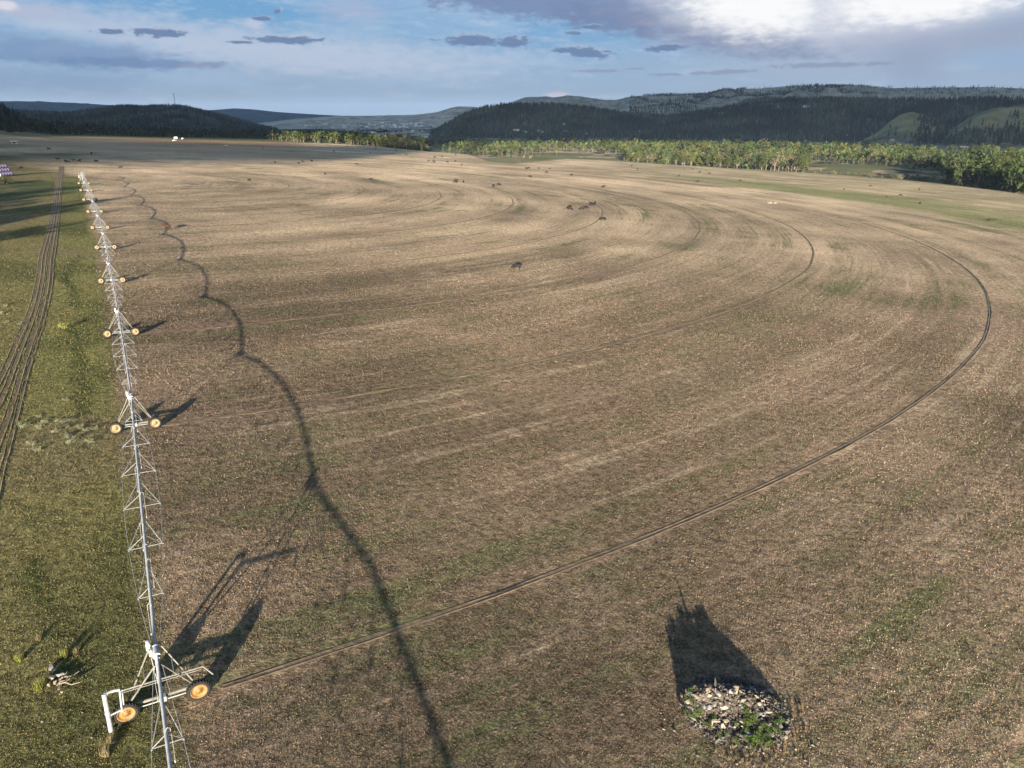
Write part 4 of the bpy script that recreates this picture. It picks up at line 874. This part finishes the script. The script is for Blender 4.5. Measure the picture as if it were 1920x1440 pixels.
def pile_h(u, v):                                     # height of the heap in plane units
    d = (u/PXr)**2+(v/PYr)**2; rid = (0.9 if u < -.3 else 0.9*max(0, 1-(u+.3)/3.4))*math.exp(-((v-.45)/.95)**2)*min(1, max(0, (u+3.05)/.35))
    return max(0, 1-d)**.6*.25+rid*max(0, 1-((u/PXr)**4+(v/PYr)**2))**.3
mv = []; n = 36
for i in range(n+1):
    for j in range(n+1):
        u, v = (i/n*2-1)*PXr, (j/n*2-1)*PYr; mv.append((PC[0]+u, PC[1]+v, planez(PC[0]+u, PC[1]+v)+pile_h(u, v)*(.80+.3*float(vnoise(np.array([u*1.7]), np.array([v*1.7]), 9)[0]))-.06+RNG.normal(0, .02)))
mq = [(i*(n+1)+j, (i+1)*(n+1)+j, (i+1)*(n+1)+j+1, i*(n+1)+j+1) for i in range(n) for j in range(n)]
M_rub = mat('rubble_soil', (0.075, 0.06, 0.045), 1.0, 0, 0.5, 3, bump=.08, bscale=8)
tag(link('mound', mesh_np('mound', mv, mq, [M_rub], False)), kind='structure')
random.seed(21)
def heap(u, v): return (PC[0]+u, PC[1]+v, planez(PC[0]+u, PC[1]+v)+pile_h(u, v))
big = [(.15, .55, .85, 3, 'largest pale flat stone near the crest of the rock heap'), (-1.0, .1, .62, 1, 'grey blue slab on the left flank of the rock heap'), (-.75, -.45, .62, 3, 'long tan slab lying on the middle of the rock heap'),
       (.0, -1.15, .50, 7, 'pale triangular stone at the front of the rock heap'), (-.85, -1.1, .55, 2, 'long brown stone at the lower left of the rock heap'), (-.15, .35, .40, 3, 'small upright pale stone beside the crest of the rock heap'), (.55, -.2, .42, 5, 'rounded tan stone right of the green weeds on the rock heap')]
for (u, v, s, i, lab) in big: p = heap(u, v); rock((p[0], p[1], p[2]+.08), s, lab, None, rockM[i], True)
cnt = 0
while cnt < 250:
    a_ = random.uniform(0, 6.28); d = math.sqrt(random.random())*1.03; u, v = math.cos(a_)*PXr*d, math.sin(a_)*PYr*d
    if random.random() > .35+pile_h(u, v) or d > .80+.3*vnoise(np.array([a_*1.3]), np.array([3.0]), 4)[0]: continue
    s = (.09+.55*random.random()**3.0)*(1.1 if v < .6 else .85); p = heap(u, v)
    rock((p[0], p[1], p[2]+random.uniform(-.02, .10)), s, 'angular field stone in the rock heap at the lower right', 'stones of the rock heap'); cnt += 1
for _ in range(26):
    a_ = random.uniform(3.2, 6.6); d = random.uniform(1.05, 1.55); u, v = math.cos(a_)*PXr*d, math.sin(a_)*PYr*d
    rock((PC[0]+u, PC[1]+v, planez(PC[0]+u, PC[1]+v)+.03), random.uniform(.1, .26), 'small stone lying loose on the grass around the rock heap', 'loose stones around the rock heap')
# fine rubble between the stones: nobody could count it
fv = []; ff = []
for _ in range(2600):
    a_ = random.uniform(0, 6.28); d = math.sqrt(random.random())*1.02; u, v = math.cos(a_)*PXr*d, math.sin(a_)*PYr*d; p = Vector(heap(u, v)); s = random.uniform(.03, .09); b0 = len(fv)
    q = [Vector((random.gauss(0, 1), random.gauss(0, 1), random.gauss(0, .7)))*s for _ in range(4)]; fv += [tuple(p+w) for w in q]; ff += [(b0, b0+1, b0+2), (b0, b0+2, b0+3), (b0, b0+3, b0+1), (b0+1, b0+3, b0+2)]
me = mesh_np('rubble', fv, ff, [M_rock[0], M_rock[1]], False, fmat=np.repeat(RNG.integers(0, 2, len(ff)//4), 4)); tag(link('rubble', me), 'fine broken rubble between the stones of the heap', 'rubble', kind='stuff')
M_tim = mat('dark_timber', (0.05, 0.04, 0.03), 0.95)
# weathered posts / branches that stand up from the heap (their points show in its shadow)
for (u, v, du, dv, L, r_, lab) in ((-1.05, .6, -.06, .05, .62, .09, 'tallest broken timber sticking up from the back of the rock heap'), (-1.55, .55, -.1, .1, .2, .10, 'short broken timber at the middle of the heap crest'), (-2.7, .4, -.05, .1, .22, .09, 'stubby timber at the left end of the heap crest'), (-2.3, .5, .05, .1, .2, .08, 'stubby timber second from the left on the heap crest')):
    p = heap(u, v); b = MB(); b.tube([(0, 0, -.2), (du*.5, dv*.5, L*.5), (du, dv, L)], [r_, r_*.7, r_*.25], 7); o = b.build('timber', M_tim); o.location = p; tag(o, lab, 'timber')
def weed(px, py, s, lab, grp=None, m_=None, z=None, pos=None):
    key = (m_ or M_weed).name
    if key not in weed.c:
        weed.c[key] = make_bush(70+len(weed.c), m_ or M_weed, 'weed_plant', 1.0, 230); o = weed.c[key]
    else: o = copy_tree(weed.c[key])
    p = g(px, py) if pos is None else pos; o.location = (p[0], p[1], p[2] if z is None else z); o.scale = (s, s, s*.75); o.rotation_euler = (0, 0, random.uniform(0, 6.28)); return tag(o, lab, 'plant', grp)
weed.c = {}
for (u, v, s) in ((.25, -.55, .55), (.5, -.9, .5), (.6, -1.25, .6), (.2, -1.5, .5), (.9, -1.4, .5), (-2.6, -.2, .5), (-2.3, -.5, .4), (-2.1, -.8, .45), (-1.6, -.95, .35), (-2.75, .1, .35), (.4, -1.95, .55), (.9, -1.9, .45), (1.4, -1.3, .35), (-.3, -1.75, .3), (1.9, .9, .25), (.3, -.8, .5), (1.2, -1.7, .5), (.6, -2.2, .6), (.1, -2.3, .5), (1.9, -.9, .45), (2.1, -.6, .35), (-2.5, -.8, .4), (-1.9, -1.2, .45), (.35, -1.3, .5), (-.9, -1.9, .3), (.0, -2.6, .5), (.7, -2.6, .55), (1.3, -2.2, .5), (1.8, -1.7, .5), (-.7, -2.4, .4), (-1.5, -1.9, .4), (-2.6, .4, .45), (-2.9, -.6, .4), (2.5, -.9, .4), (1.0, .2, .25), (.75, -.6, .35), (-.2, -1.3, .35)):
    weed(0, 0, s, 'leafy green weed growing among the stones of the rock heap', 'green weeds on the rock heap', pos=heap(u, v))
weed(694, 1062, .35, 'single small green weed on the brown stubble beside the pipe shadow')
# ------------------------------------------------------------------ sagebrush and other plants on the left
for (x, y) in ((73.6, 783), (39.7, 797), (48.6, 801), (84, 794), (73.6, 803), (110, 790), (122, 792), (135, 789), (125, 803), (151, 803), (160, 807), (106, 811), (122, 820), (130.5, 820), (128.6, 831), (139, 829), (59, 836), (69.5, 845), (175.5, 805), (169, 829)):
    weed(x, y, random.uniform(.45, .8), 'pale grey sagebrush in the patch between the farm track and the second tower', 'sagebrush patch by the farm track', M_sage)
for (x, y) in ((123.6, 752), (4, 588), (10, 606), (22, 631), (36, 609), (10, 575), (232, 456), (150, 437)): weed(x, y, random.uniform(.5, .8), 'single pale sagebrush standing in the rough grass at the left', 'scattered sagebrush at the left', M_sage)
o = weed(119.5, 617, 1.5, 'round yellow green bush with a dark shadow left of the third tower', None, M_ybush)
# rock and branch clump at the lower left
for k, (x, y, s, lab) in enumerate(((97, 1254, .5, 'dark grey stone at the top of the lower left clump'), (104, 1259, .45, 'grey stone right of the top stone in the lower left clump'), (98, 1272, .7, 'largest flat brown stone in the lower left clump'), (114, 1268, .5, 'tilted stone on the right of the lower left clump'),
     (93, 1287, .38, 'rounded pale stone at the left foot of the lower left clump'), (112, 1293, .33, 'rounded stone at the lower foot of the lower left clump'), (117, 1300, .22, 'small white stone below the lower left clump'), (106, 1281, .4, 'pale stone in the middle of the lower left clump'))):
    p = g(x, y); rock((p[0], p[1], p[2]+.1), s, lab, None, rockM[(4, 1, 0, 1, 3, 2, 7, 3)[k]])
for k, (x, y, a_, L, lab) in enumerate(((120, 1275, .5, 1.1, 'pale crooked branch pointing right from the lower left clump'), (122, 1285, -.1, 1.2, 'lower pale branch lying beside the lower left clump'), (115, 1283, .9, .7, 'short crooked branch across the lower left clump'))):
    p = g(x, y); b = MB(); b.tube([(-L*.3, 0, .06), (0, .06, .16), (L*.35, -.03, .12), (L*.7, .1, .2)], [.05, .045, .035, .015], 6); b.tube([(0, .06, .16), (.2, .25, .3)], [.03, .01], 5); o = b.build('branch', M_wood); o.location = p; o.rotation_euler = (0, 0, a_); tag(o, lab, 'branch')
def tuft(px, py, s, lab, grp=None, m_=None):
    r = np.random.default_rng(int(px*7+py)); n = 90; an = r.uniform(0, 6.28, n); le = r.uniform(.1, .7, n); L = s*r.uniform(.5, 1, n); bx = r.normal(0, .12*s, n); by_ = r.normal(0, .12*s, n)
    tip = np.stack([bx+np.cos(an)*le*L, by_+np.sin(an)*le*L, L*np.sqrt(1-le**2*.9)], -1); sdv = np.stack([-np.sin(an), np.cos(an), 0*an], -1)*.02*s; B = np.stack([bx, by_, 0*bx-.02], -1)
    V = np.stack([B-sdv, B+sdv, tip], 1).reshape(-1, 3); p = g(px, py); o = link('grass_tuft', mesh_np('grass_tuft', V, np.arange(len(V)).reshape(-1, 3), [m_ or M_drygrass])); o.location = p; return tag(o, lab, 'grass tuft', grp)
tuft(198, 1418, .7, 'pale dry grass tuft below the corner post of the first tower'); tuft(208, 1392, .5, 'small dry grass tuft at the foot of the corner post'); tuft(75, 1292, .8, 'yellow green grass tuft left of the lower left clump', None, M_ybush)
tuft(120, 1232, .7, 'yellow grass tuft above the shadow of the lower left clump', None, M_ybush); tuft(143, 1225, .5, 'dry pinkish grass tuft beside the upper left shadow'); tuft(72, 1200, .5, 'dry grass tuft near the left edge above the stone clump'); tuft(35, 1240, .6, 'yellowish grass tuft near the left edge beside the stone clump', None, M_ybush)
for k in range(46):
    a_ = random.uniform(-2.2, .3); d = random.uniform(.95, 1.35); q_ = (PC[0]+math.cos(a_)*PXr*d, PC[1]+math.sin(a_)*PYr*d)
    o = tuft(200+k, 1400, random.uniform(.14, .26), 'dry straw coloured grass tuft at the foot of the rock heap', 'dry tufts around the rock heap'); o.location = (q_[0], q_[1], planez(*q_))
for (x, y, s, lab) in ((213, 1393, .25, 'small white stone by the foot of the corner post'), (172, 1384, .2, 'small pale stone left of the corner post'), (125, 1396, .16, 'tiny pale stone in the grass at the bottom left'), (286, 1389, .2, 'flat pale stone under the end of the pipe'), (155, 1337, .15, 'tiny pale stone left of the guard frame'), (79, 1354, .18, 'pale chip of stone near the left edge bottom')):
    p = g(x, y); rock((p[0], p[1], p[2]+.03), s, lab, None, rockM[3])
# far pale stone heap and low bush in the field on the right
random.seed(5)
for k in range(34):
    p = g(1447+random.gauss(0, 6), 380.5+random.gauss(0, .7)); rock((p[0], p[1], p[2]+.1), random.uniform(.5, 1.2), 'white stone in the small pale heap on the right half of the field', 'stones of the small white heap', rockM[3])
for k, (x, y, s) in enumerate(((1852, 414, 2.2), (1860, 415.5, 2.6), (1868, 414.5, 2.0))): weed(x, y, s, 'low dark green bush alone in the grass near the right edge', 'bushes alone near the right edge', M_leaf[0])
# ------------------------------------------------------------------ hay bales at the left
def bale(x, y, z, rz, lab):
    t = bpy.data.objects.new('hay_bale', None); COL.objects.link(t); t.location = (x, y, z); t.rotation_euler = (0, 0, rz)
    b = MB(); b.lathe([(-.75, .80), (-.72, .86), (-.3, .88), (.3, .88), (.72, .86), (.75, .80)], 'x', 22, 0, (0, 0, .87)); b.build('net_wrap', M_bale, t, True)
    b = MB(); b.lathe([(-.75, .80), (-.78, .5), (-.77, .001)], 'x', 22, 0, (0, 0, .87)); b.lathe([(.75, .80), (.78, .5), (.77, .001)], 'x', 22, 0, (0, 0, .87)); b.build('bale_end', M_baleend, t)
    return tag(t, lab, 'hay bale', 'wrapped bales in the stack at the left edge')
pb = g(9, 332)
for row in range(5):
    for lev in range(3):
        for q in range(3-lev):
            x = pb[0]-5.5+q*1.8+lev*.9+row*0.1; y = pb[1]+row*1.62; bale(x, y, planez(x, y)+lev*1.55, math.pi/2, 'purple and white wrapped round bale in the stack at the left edge')
random.seed(9)
for k in range(3):
    p = g(2+k*6, 345); put(protoB, usedB, 1, p[0], p[1], random.uniform(1.0, 1.5), 'dark shrub in front of the bale stack at the left edge', 'shrub', 'dark shrubs before the bale stack', z=p[2])
# ------------------------------------------------------------------ buildings
def house(x, y, L, Wd, hh, rz, lab, grp=None, cat_='house', name='house', z=None, roofm=None, wallm=None, pitch=.35, parts=True):
    z = float(surf_h(x, y)[0])-.3 if z is None else z
    t = bpy.data.objects.new(name, None); COL.objects.link(t); t.location = (x, y, z); t.rotation_euler = (0, 0, rz)
    wallm = wallm or (M_wall if parts else M_white); b = MB(); a_, c_ = L/2, Wd/2; rh = Wd*pitch
    b.add([(-a_, -c_, 0), (a_, -c_, 0), (a_, c_, 0), (-a_, c_, 0), (-a_, -c_, hh), (a_, -c_, hh), (a_, c_, hh), (-a_, c_, hh), (-a_, 0, hh+rh), (a_, 0, hh+rh)], [(0, 1, 5, 4), (2, 3, 7, 6), (1, 2, 6, 9, 5), (3, 0, 4, 8, 7)]); b.build('wall', wallm or M_wall, t)
    b = MB(); o_ = .5; dz_ = .12
    for sy in (-1, 1): b.add([(-a_-o_, sy*(c_+o_), hh-o_*rh/c_+dz_), (a_+o_, sy*(c_+o_), hh-o_*rh/c_+dz_), (a_+o_, 0, hh+rh+dz_), (-a_-o_, 0, hh+rh+dz_), (-a_-o_, sy*(c_+o_), hh-o_*rh/c_+dz_+.2), (a_+o_, sy*(c_+o_), hh-o_*rh/c_+dz_+.2), (a_+o_, 0, hh+rh+dz_+.2), (-a_-o_, 0, hh+rh+dz_+.2)], [(0, 1, 2, 3), (4, 5, 6, 7), (0, 1, 5, 4), (1, 2, 6, 5), (3, 0, 4, 7)])
    b.build('roof', roofm or M_roof, t)
    if parts:
        w = MB(); w.box((-L*.3, -c_-.03, hh*.55), (1.6, .08, 1.1)); w.build('window', M_dark, t); w = MB(); w.box((L*.3, -c_-.03, hh*.55), (1.6, .08, 1.1)); w.build('window', M_dark, t)
        w = MB(); w.box((0, -c_-.03, 1.05), (1.1, .08, 2.1)); w.build('door', M_dark, t)
    return tag(t, lab, cat_, grp)
def athit(px, py, r0=900, r1=9000):                  # first hit of the sight line with the land
    ray = pxray(px, py); ray = ray/np.hypot(ray[0], ray[1]); rr = np.geomspace(r0, r1, 1500); z = H+rr*ray[2]; s = surf_h(ray[0]*rr, ray[1]*rr); k = np.argmax(s >= z)
    return (ray[0]*rr[k], ray[1]*rr[k]) if (s >= z).any() else (ray[0]*3000, ray[1]*3000)
def hpx(px, py, L, Wd, hh, rz, lab, grp=None, **k): x, y = athit(px, py); return house(x, y, L, Wd, hh, rz, lab, grp, **k)
hpx(1588, 257, 28, 12, 4, .1, 'long white metal shed on the green strip below the pine slope', cat_='shed', name='shed', wallm=M_white, roofm=M_white)
hpx(1625, 251, 12, 8, 3, .3, 'small white house at the foot of the round bare knoll')
hpx(1635, 252, 7, 6, 3, 0, 'smaller pale outbuilding right of the white house at the knoll foot', cat_='outbuilding', name='outbuilding')
hpx(1575, 252, 9, 7, 3, .2, 'small pale house behind the long white shed'); hpx(1565, 249.5, 6, 5, 3, .2, 'tiny outbuilding at the edge of the pines behind the long shed', cat_='outbuilding', name='outbuilding')
hpx(1672, 265, 9, 8, 3.5, .2, 'small house with a dark roof beside the roadside tree clump')
hpx(1433, 264, 24, 9, 3.5, .05, 'long white roadside building above the river wood', cat_='building', name='building', wallm=M_white, roofm=M_white)
for (x, y) in ((1462, 203), (1468, 204), (1509, 202), (1514, 203), (1525, 201), (1464, 207)): hpx(x, y, 15, 9, 5, random.uniform(-.4, .4), 'pale house in a clearing high on the pine hill', 'houses high on the pine hill', parts=False, wallm=M_white)
for (x, y) in ((1171, 250), (1176, 251), (1180, 249), (1185, 252), (1190, 250), (1196, 250), (1200, 249), (1178, 254), (1188, 254)): hpx(x, y, 12, 8, 3.5, random.uniform(-.6, .6), 'pale house in the hamlet at the foot of the wooded slope right of centre', 'hamlet at the foot of the wooded slope', parts=False)
for (x, y) in ((1075, 250), (1082, 251), (1088, 249), (1093, 251), (1099, 251), (1102, 253), (1108, 249), (1114, 251), (1118, 250), (1060, 248)): hpx(x, y, 12, 8, 3.5, random.uniform(-.6, .6), 'pale house in the middle hamlet under the dark centre hill', 'middle hamlet under the centre hill', parts=False)
for (x, y) in ((984, 248), (988, 249), (993, 247), (1001, 246), (1005, 247), (1010, 247), (1016, 249), (1059, 234), (982, 233.5)): hpx(x, y, 11, 8, 3.5, random.uniform(-.6, .6), 'pale house in the left hamlet under the dark centre hill', 'left hamlet under the centre hill', parts=False)
hpx(967, 246, 26, 10, 4, 0, 'long white farm building left of the hamlets', cat_='building', name='building', wallm=M_white, roofm=M_white)
random.seed(33)
for k in range(46):
    x = random.gauss(765, 24) if k < 34 else random.uniform(600, 720); y = random.uniform(231, 240) if k < 34 else random.uniform(232, 240)
    hpx(x, y, random.uniform(14, 30), random.uniform(10, 14), 5, random.uniform(-.7, .7), 'white roofed house in the distant town at the valley mouth', 'houses of the distant town', parts=False, roofm=M_white if k % 2 else M_roof)
for (x, y) in ((774, 247), (700, 250), (573, 236), (796, 260)): hpx(x, y, 22, 10, 4, random.uniform(-.3, .3), 'lone white building on the valley floor before the distant town', 'lone buildings before the distant town', parts=False, wallm=M_white, roofm=M_white)
p = g(28, 270); house(p[0], p[1], 4.2, 2.6, 2.0, .3, 'small white trailer alone on the shaded grass at the left', None, 'trailer', 'trailer', z=p[2], wallm=M_white, roofm=M_white, pitch=.12)
p = g(330, 260.8); house(p[0], p[1], 2.8, 2.6, 1.0, .2, 'white tent shaped building on the far rim of the terrace', None, 'building', 'building', z=p[2], wallm=M_white, roofm=M_white, pitch=.5)
p = g(56, 318+12); 
# vehicles
def vehicle(x, y, z, rz, kind, lab, grp=None, colm=None):
    t = bpy.data.objects.new('semi_truck' if kind == 'semi' else 'parked_car', None); COL.objects.link(t); t.location = (x, y, z); t.rotation_euler = (0, 0, rz)
    if kind == 'semi':
        b = MB(); b.box((-2.5, 0, 2.55), (14.5, 2.6, 2.8)); b.box((-2.5, 0, 1.05), (14, 1.0, .2)); b.build('trailer_box', M_white, t)
        b = MB(); b.add([(5.3, -1.2, .6), (9.0, -1.2, .6), (9.0, 1.2, .6), (5.3, 1.2, .6), (5.3, -1.2, 3.4), (7.2, -1.2, 3.4), (7.2, 1.2, 3.4), (5.3, 1.2, 3.4), (7.7, -1.2, 2.0), (9.0, -1.2, 1.8), (9.0, 1.2, 1.8), (7.7, 1.2, 2.0)], [(0, 3, 2, 1), (4, 5, 6, 7), (0, 4, 7, 3), (5, 8, 11, 6), (8, 9, 10, 11), (9, 1, 2, 10), (0, 1, 9, 8, 5, 4), (3, 7, 6, 11, 10, 2)]); b.build('cab', M_white, t)
        xs_ = (-8.3, -7.1, 4.6, 5.8, 8.2); rad_ = .52
    else:
        b = MB(); pr = [(-2.2, .5), (-2.2, 1.05), (-1.2, 1.15), (-.7, 1.75), (.6, 1.75), (1.2, 1.15), (2.2, 1.0), (2.25, .5)]
        b.add([(p_[0], -.9, p_[1]) for p_ in pr]+[(p_[0], .9, p_[1]) for p_ in pr], [tuple(range(8)), tuple(range(15, 7, -1))]+[(k, (k+1) % 8, (k+1) % 8+8, k+8) for k in range(8)]); b.build('body', colm or M_white, t)
        b = MB(); b.box((-.05, 0, 1.42), (1.5, 1.84, .4)); b.build('window', M_dark, t); xs_ = (-1.4, 1.4); rad_ = .36
    for wx in xs_:
        for sy in (-1, 1): b = MB(); b.tube([(wx, sy*1.05, rad_), (wx, sy*.75, rad_)], rad_, 12); b.build('wheel', M_tyre, t)
    return tag(t, lab, 'truck' if kind == 'semi' else 'car', grp)
x, y = FLOORHIT(1808, 278); vehicle(x, y, float(surf_h(x, y)[0])+1.0, -.25, 'semi', 'white semi truck driving on the highway at the right')
x, y = FLOORHIT(1917, 285.5); vehicle(x, y, float(surf_h(x, y)[0])+1.0, -.25, 'semi', 'white semi truck cut off by the right edge on the highway')
for k, (x_, y_, c_) in enumerate(((338, 261, M_dark), (343, 261.3, M_white), (327, 265, M_white))): p = g(x_, y_); vehicle(p[0], p[1], p[2], random.uniform(0, 3), 'car', ('dark car beside the white tent shaped building', 'white car right of the dark car by the tent shaped building', 'white car before the tent shaped building')[k], None, c_)
p = g(424, 274.5); vehicle(p[0], p[1], p[2], .4, 'car', 'small white vehicle alone on the shaded far field')
for (x_, y_) in ((963, 257), (1006, 257), (1049, 257.8)): x, y = FLOORHIT(x_, y_); vehicle(x, y, float(surf_h(x, y)[0])+1.0, .05, 'car', 'car on the side road under the centre hill', 'cars on the side road', random.choice((M_white, M_dark)))
# utility poles
def pole(px, row, hgt, lab):
    x, y = athit(px, row); b = MB(); b.tube([(0, 0, -1), (0, 0, hgt)], [.35, .22], 6); t = b.build('utility_pole', M_pole); t.location = (x, y, float(surf_h(x, y)[0])); tag(t, lab, 'utility pole', 'utility poles along the highway')
    c = MB(); c.box((0, 0, hgt-1), (3.4, .25, .25)); c.build('crossarm', M_pole, t)
for (px, row) in ((1541, 256), (1549, 268), (1601, 273), (1634, 274), (1832, 262), (1888, 280), (1390, 262), (1200, 258)): pole(px, row, 19, 'thin wooden utility pole beside the highway on the valley floor')
# radio mast on the left hill
th, el = azel(329, 200); x, y = 4250*math.sin(th), 4250*math.cos(th); zb = float(surf_h(x, y)[0]); t = bpy.data.objects.new('radio_mast', None); COL.objects.link(t); t.location = (x, y, zb); tag(t, 'lone radio mast on top of the dark wooded hill at the left', 'mast')
b = MB()
for k in range(3): q = 2*math.pi*k/3; b.tube([(math.cos(q)*1.6, math.sin(q)*1.6, 0), (math.cos(q)*.8, math.sin(q)*.8, 66)], .28, 5)
for k in range(22):
    z0 = k*3; r0 = 1.6-.8*z0/66
    for m_ in range(3): q = 2*math.pi*m_/3; q2 = 2*math.pi*(m_+1)/3; b.tube([(math.cos(q)*r0, math.sin(q)*r0, z0), (math.cos(q2)*r0, math.sin(q2)*r0, z0+3)], .12, 4)
b.build('lattice', M_dark, t); b = MB(); b.tube([(0, 0, 44), (0, 0, 68)], 1.1, 8); b.build('antenna', M_dark, t)
# ------------------------------------------------------------------ grass and stubble
def scatter(n, r0, r1, th0, th1, name, label):
    r = RNG; lr = r.uniform(math.log(r0), math.log(r1), n); rr = np.exp(lr); th = r.uniform(th0, th1, n); x, y = rr*np.sin(th), rr*np.cos(th)
    sd = side(x, y); d = np.hypot(x-PIV[0], y-PIV[1]); ok = r.random(n) < 1-sstep(rr, 95, 240)
    for R in TWR[:5]: ok &= ~((np.abs(d-R) < 1.0) & (sd > 0))
    x, y, rr, sd = x[ok], y[ok], rr[ok], sd[ok]; n = len(x); fld = sd+(r.random(n)-.5)*3 > 0
    z = planez(x, y); s = 0.066*(rr/50)**.6*r.uniform(.5, 1.5, n)
    az = r.uniform(0, 6.28, n); ln = r.normal(0, .5, (n, 2)); w = s*r.uniform(.3, .75, n)
    B = np.stack([x, y, z-.01], -1); sdv = np.stack([np.cos(az), np.sin(az), 0*az], -1)*w[:, None]; tip = B+np.stack([ln[:, 0]*s, ln[:, 1]*s, s], -1)
    V = np.stack([B-sdv*.6, B+sdv*.6, tip], 1).reshape(-1, 3)
    pal = np.array([(0.25, 0.175, 0.13), (0.22, 0.155, 0.10), (0.13, 0.092, 0.065), (0.085, 0.092, 0.038), (0.055, 0.06, 0.028), (0.28, 0.21, 0.16)])
    pal2 = np.array([(0.135, 0.125, 0.040), (0.095, 0.100, 0.030), (0.16, 0.125, 0.06), (0.050, 0.055, 0.020), (0.12, 0.09, 0.05), (0.20, 0.16, 0.085)])
    nn = fbm(x*.12, y*.12, 4, 55); wet = (nn > .52)
    p1 = np.where(wet[:, None], np.array([.12, .13, .2, .27, .22, .06]), np.array([.24, .22, .26, .12, .08, .08])); cum = np.cumsum(p1, 1); k = (r.random(n)[:, None] > cum).sum(1).clip(0, 5)
    c = np.where(fld[:, None], pal[k], pal2[r.choice(6, n, p=[.26, .26, .16, .16, .1, .06])])*(0.45+1.1*r.random((n, 1)))*np.where(fld, strk(x, y)**.8, 1.0)[:, None]
    me = mesh_np(name, V, np.arange(len(V)).reshape(-1, 3), [M_blade], False, attrs={'tint': np.repeat(c, 3, 0)}); return tag(link(name, me), label, 'grass', kind='stuff')
M_blade = mat('grass_blades', (.1, .1, .05), 0.9, 0, 0.1, 1, attr='tint', trans=0.15)
scatter(900000, 23, 240, math.radians(-44), math.radians(43), 'grass', 'short stubble and grass speckling the field and the rough grass')
# ------------------------------------------------------------------ haze
if HAZE > 0:
    hb = MB(); x0, x1, y0, y1, z0, z1 = -17000, 17000, -60, 23000, -75, 430
    hb.box(((x0+x1)/2, (y0+y1)/2, (z0+z1)/2), (x1-x0, y1-y0, z1-z0))
    mh = bpy.data.materials.new('haze_air'); mh.use_nodes = True; N = NT(mh.node_tree); N.n.remove(N.n['Principled BSDF']); pv = N.new('ShaderNodeVolumePrincipled')
    pv.inputs['Color'].default_value = (0.45, 0.65, 1.0, 1); pv.inputs['Density'].default_value = HAZE; N.l.new(pv.outputs[0], N.n['Material Output'].inputs['Volume'])
    hz = hb.build('haze', mh); tag(hz, kind='stuff', label='thin blue evening haze lying over the valley', cat='haze')
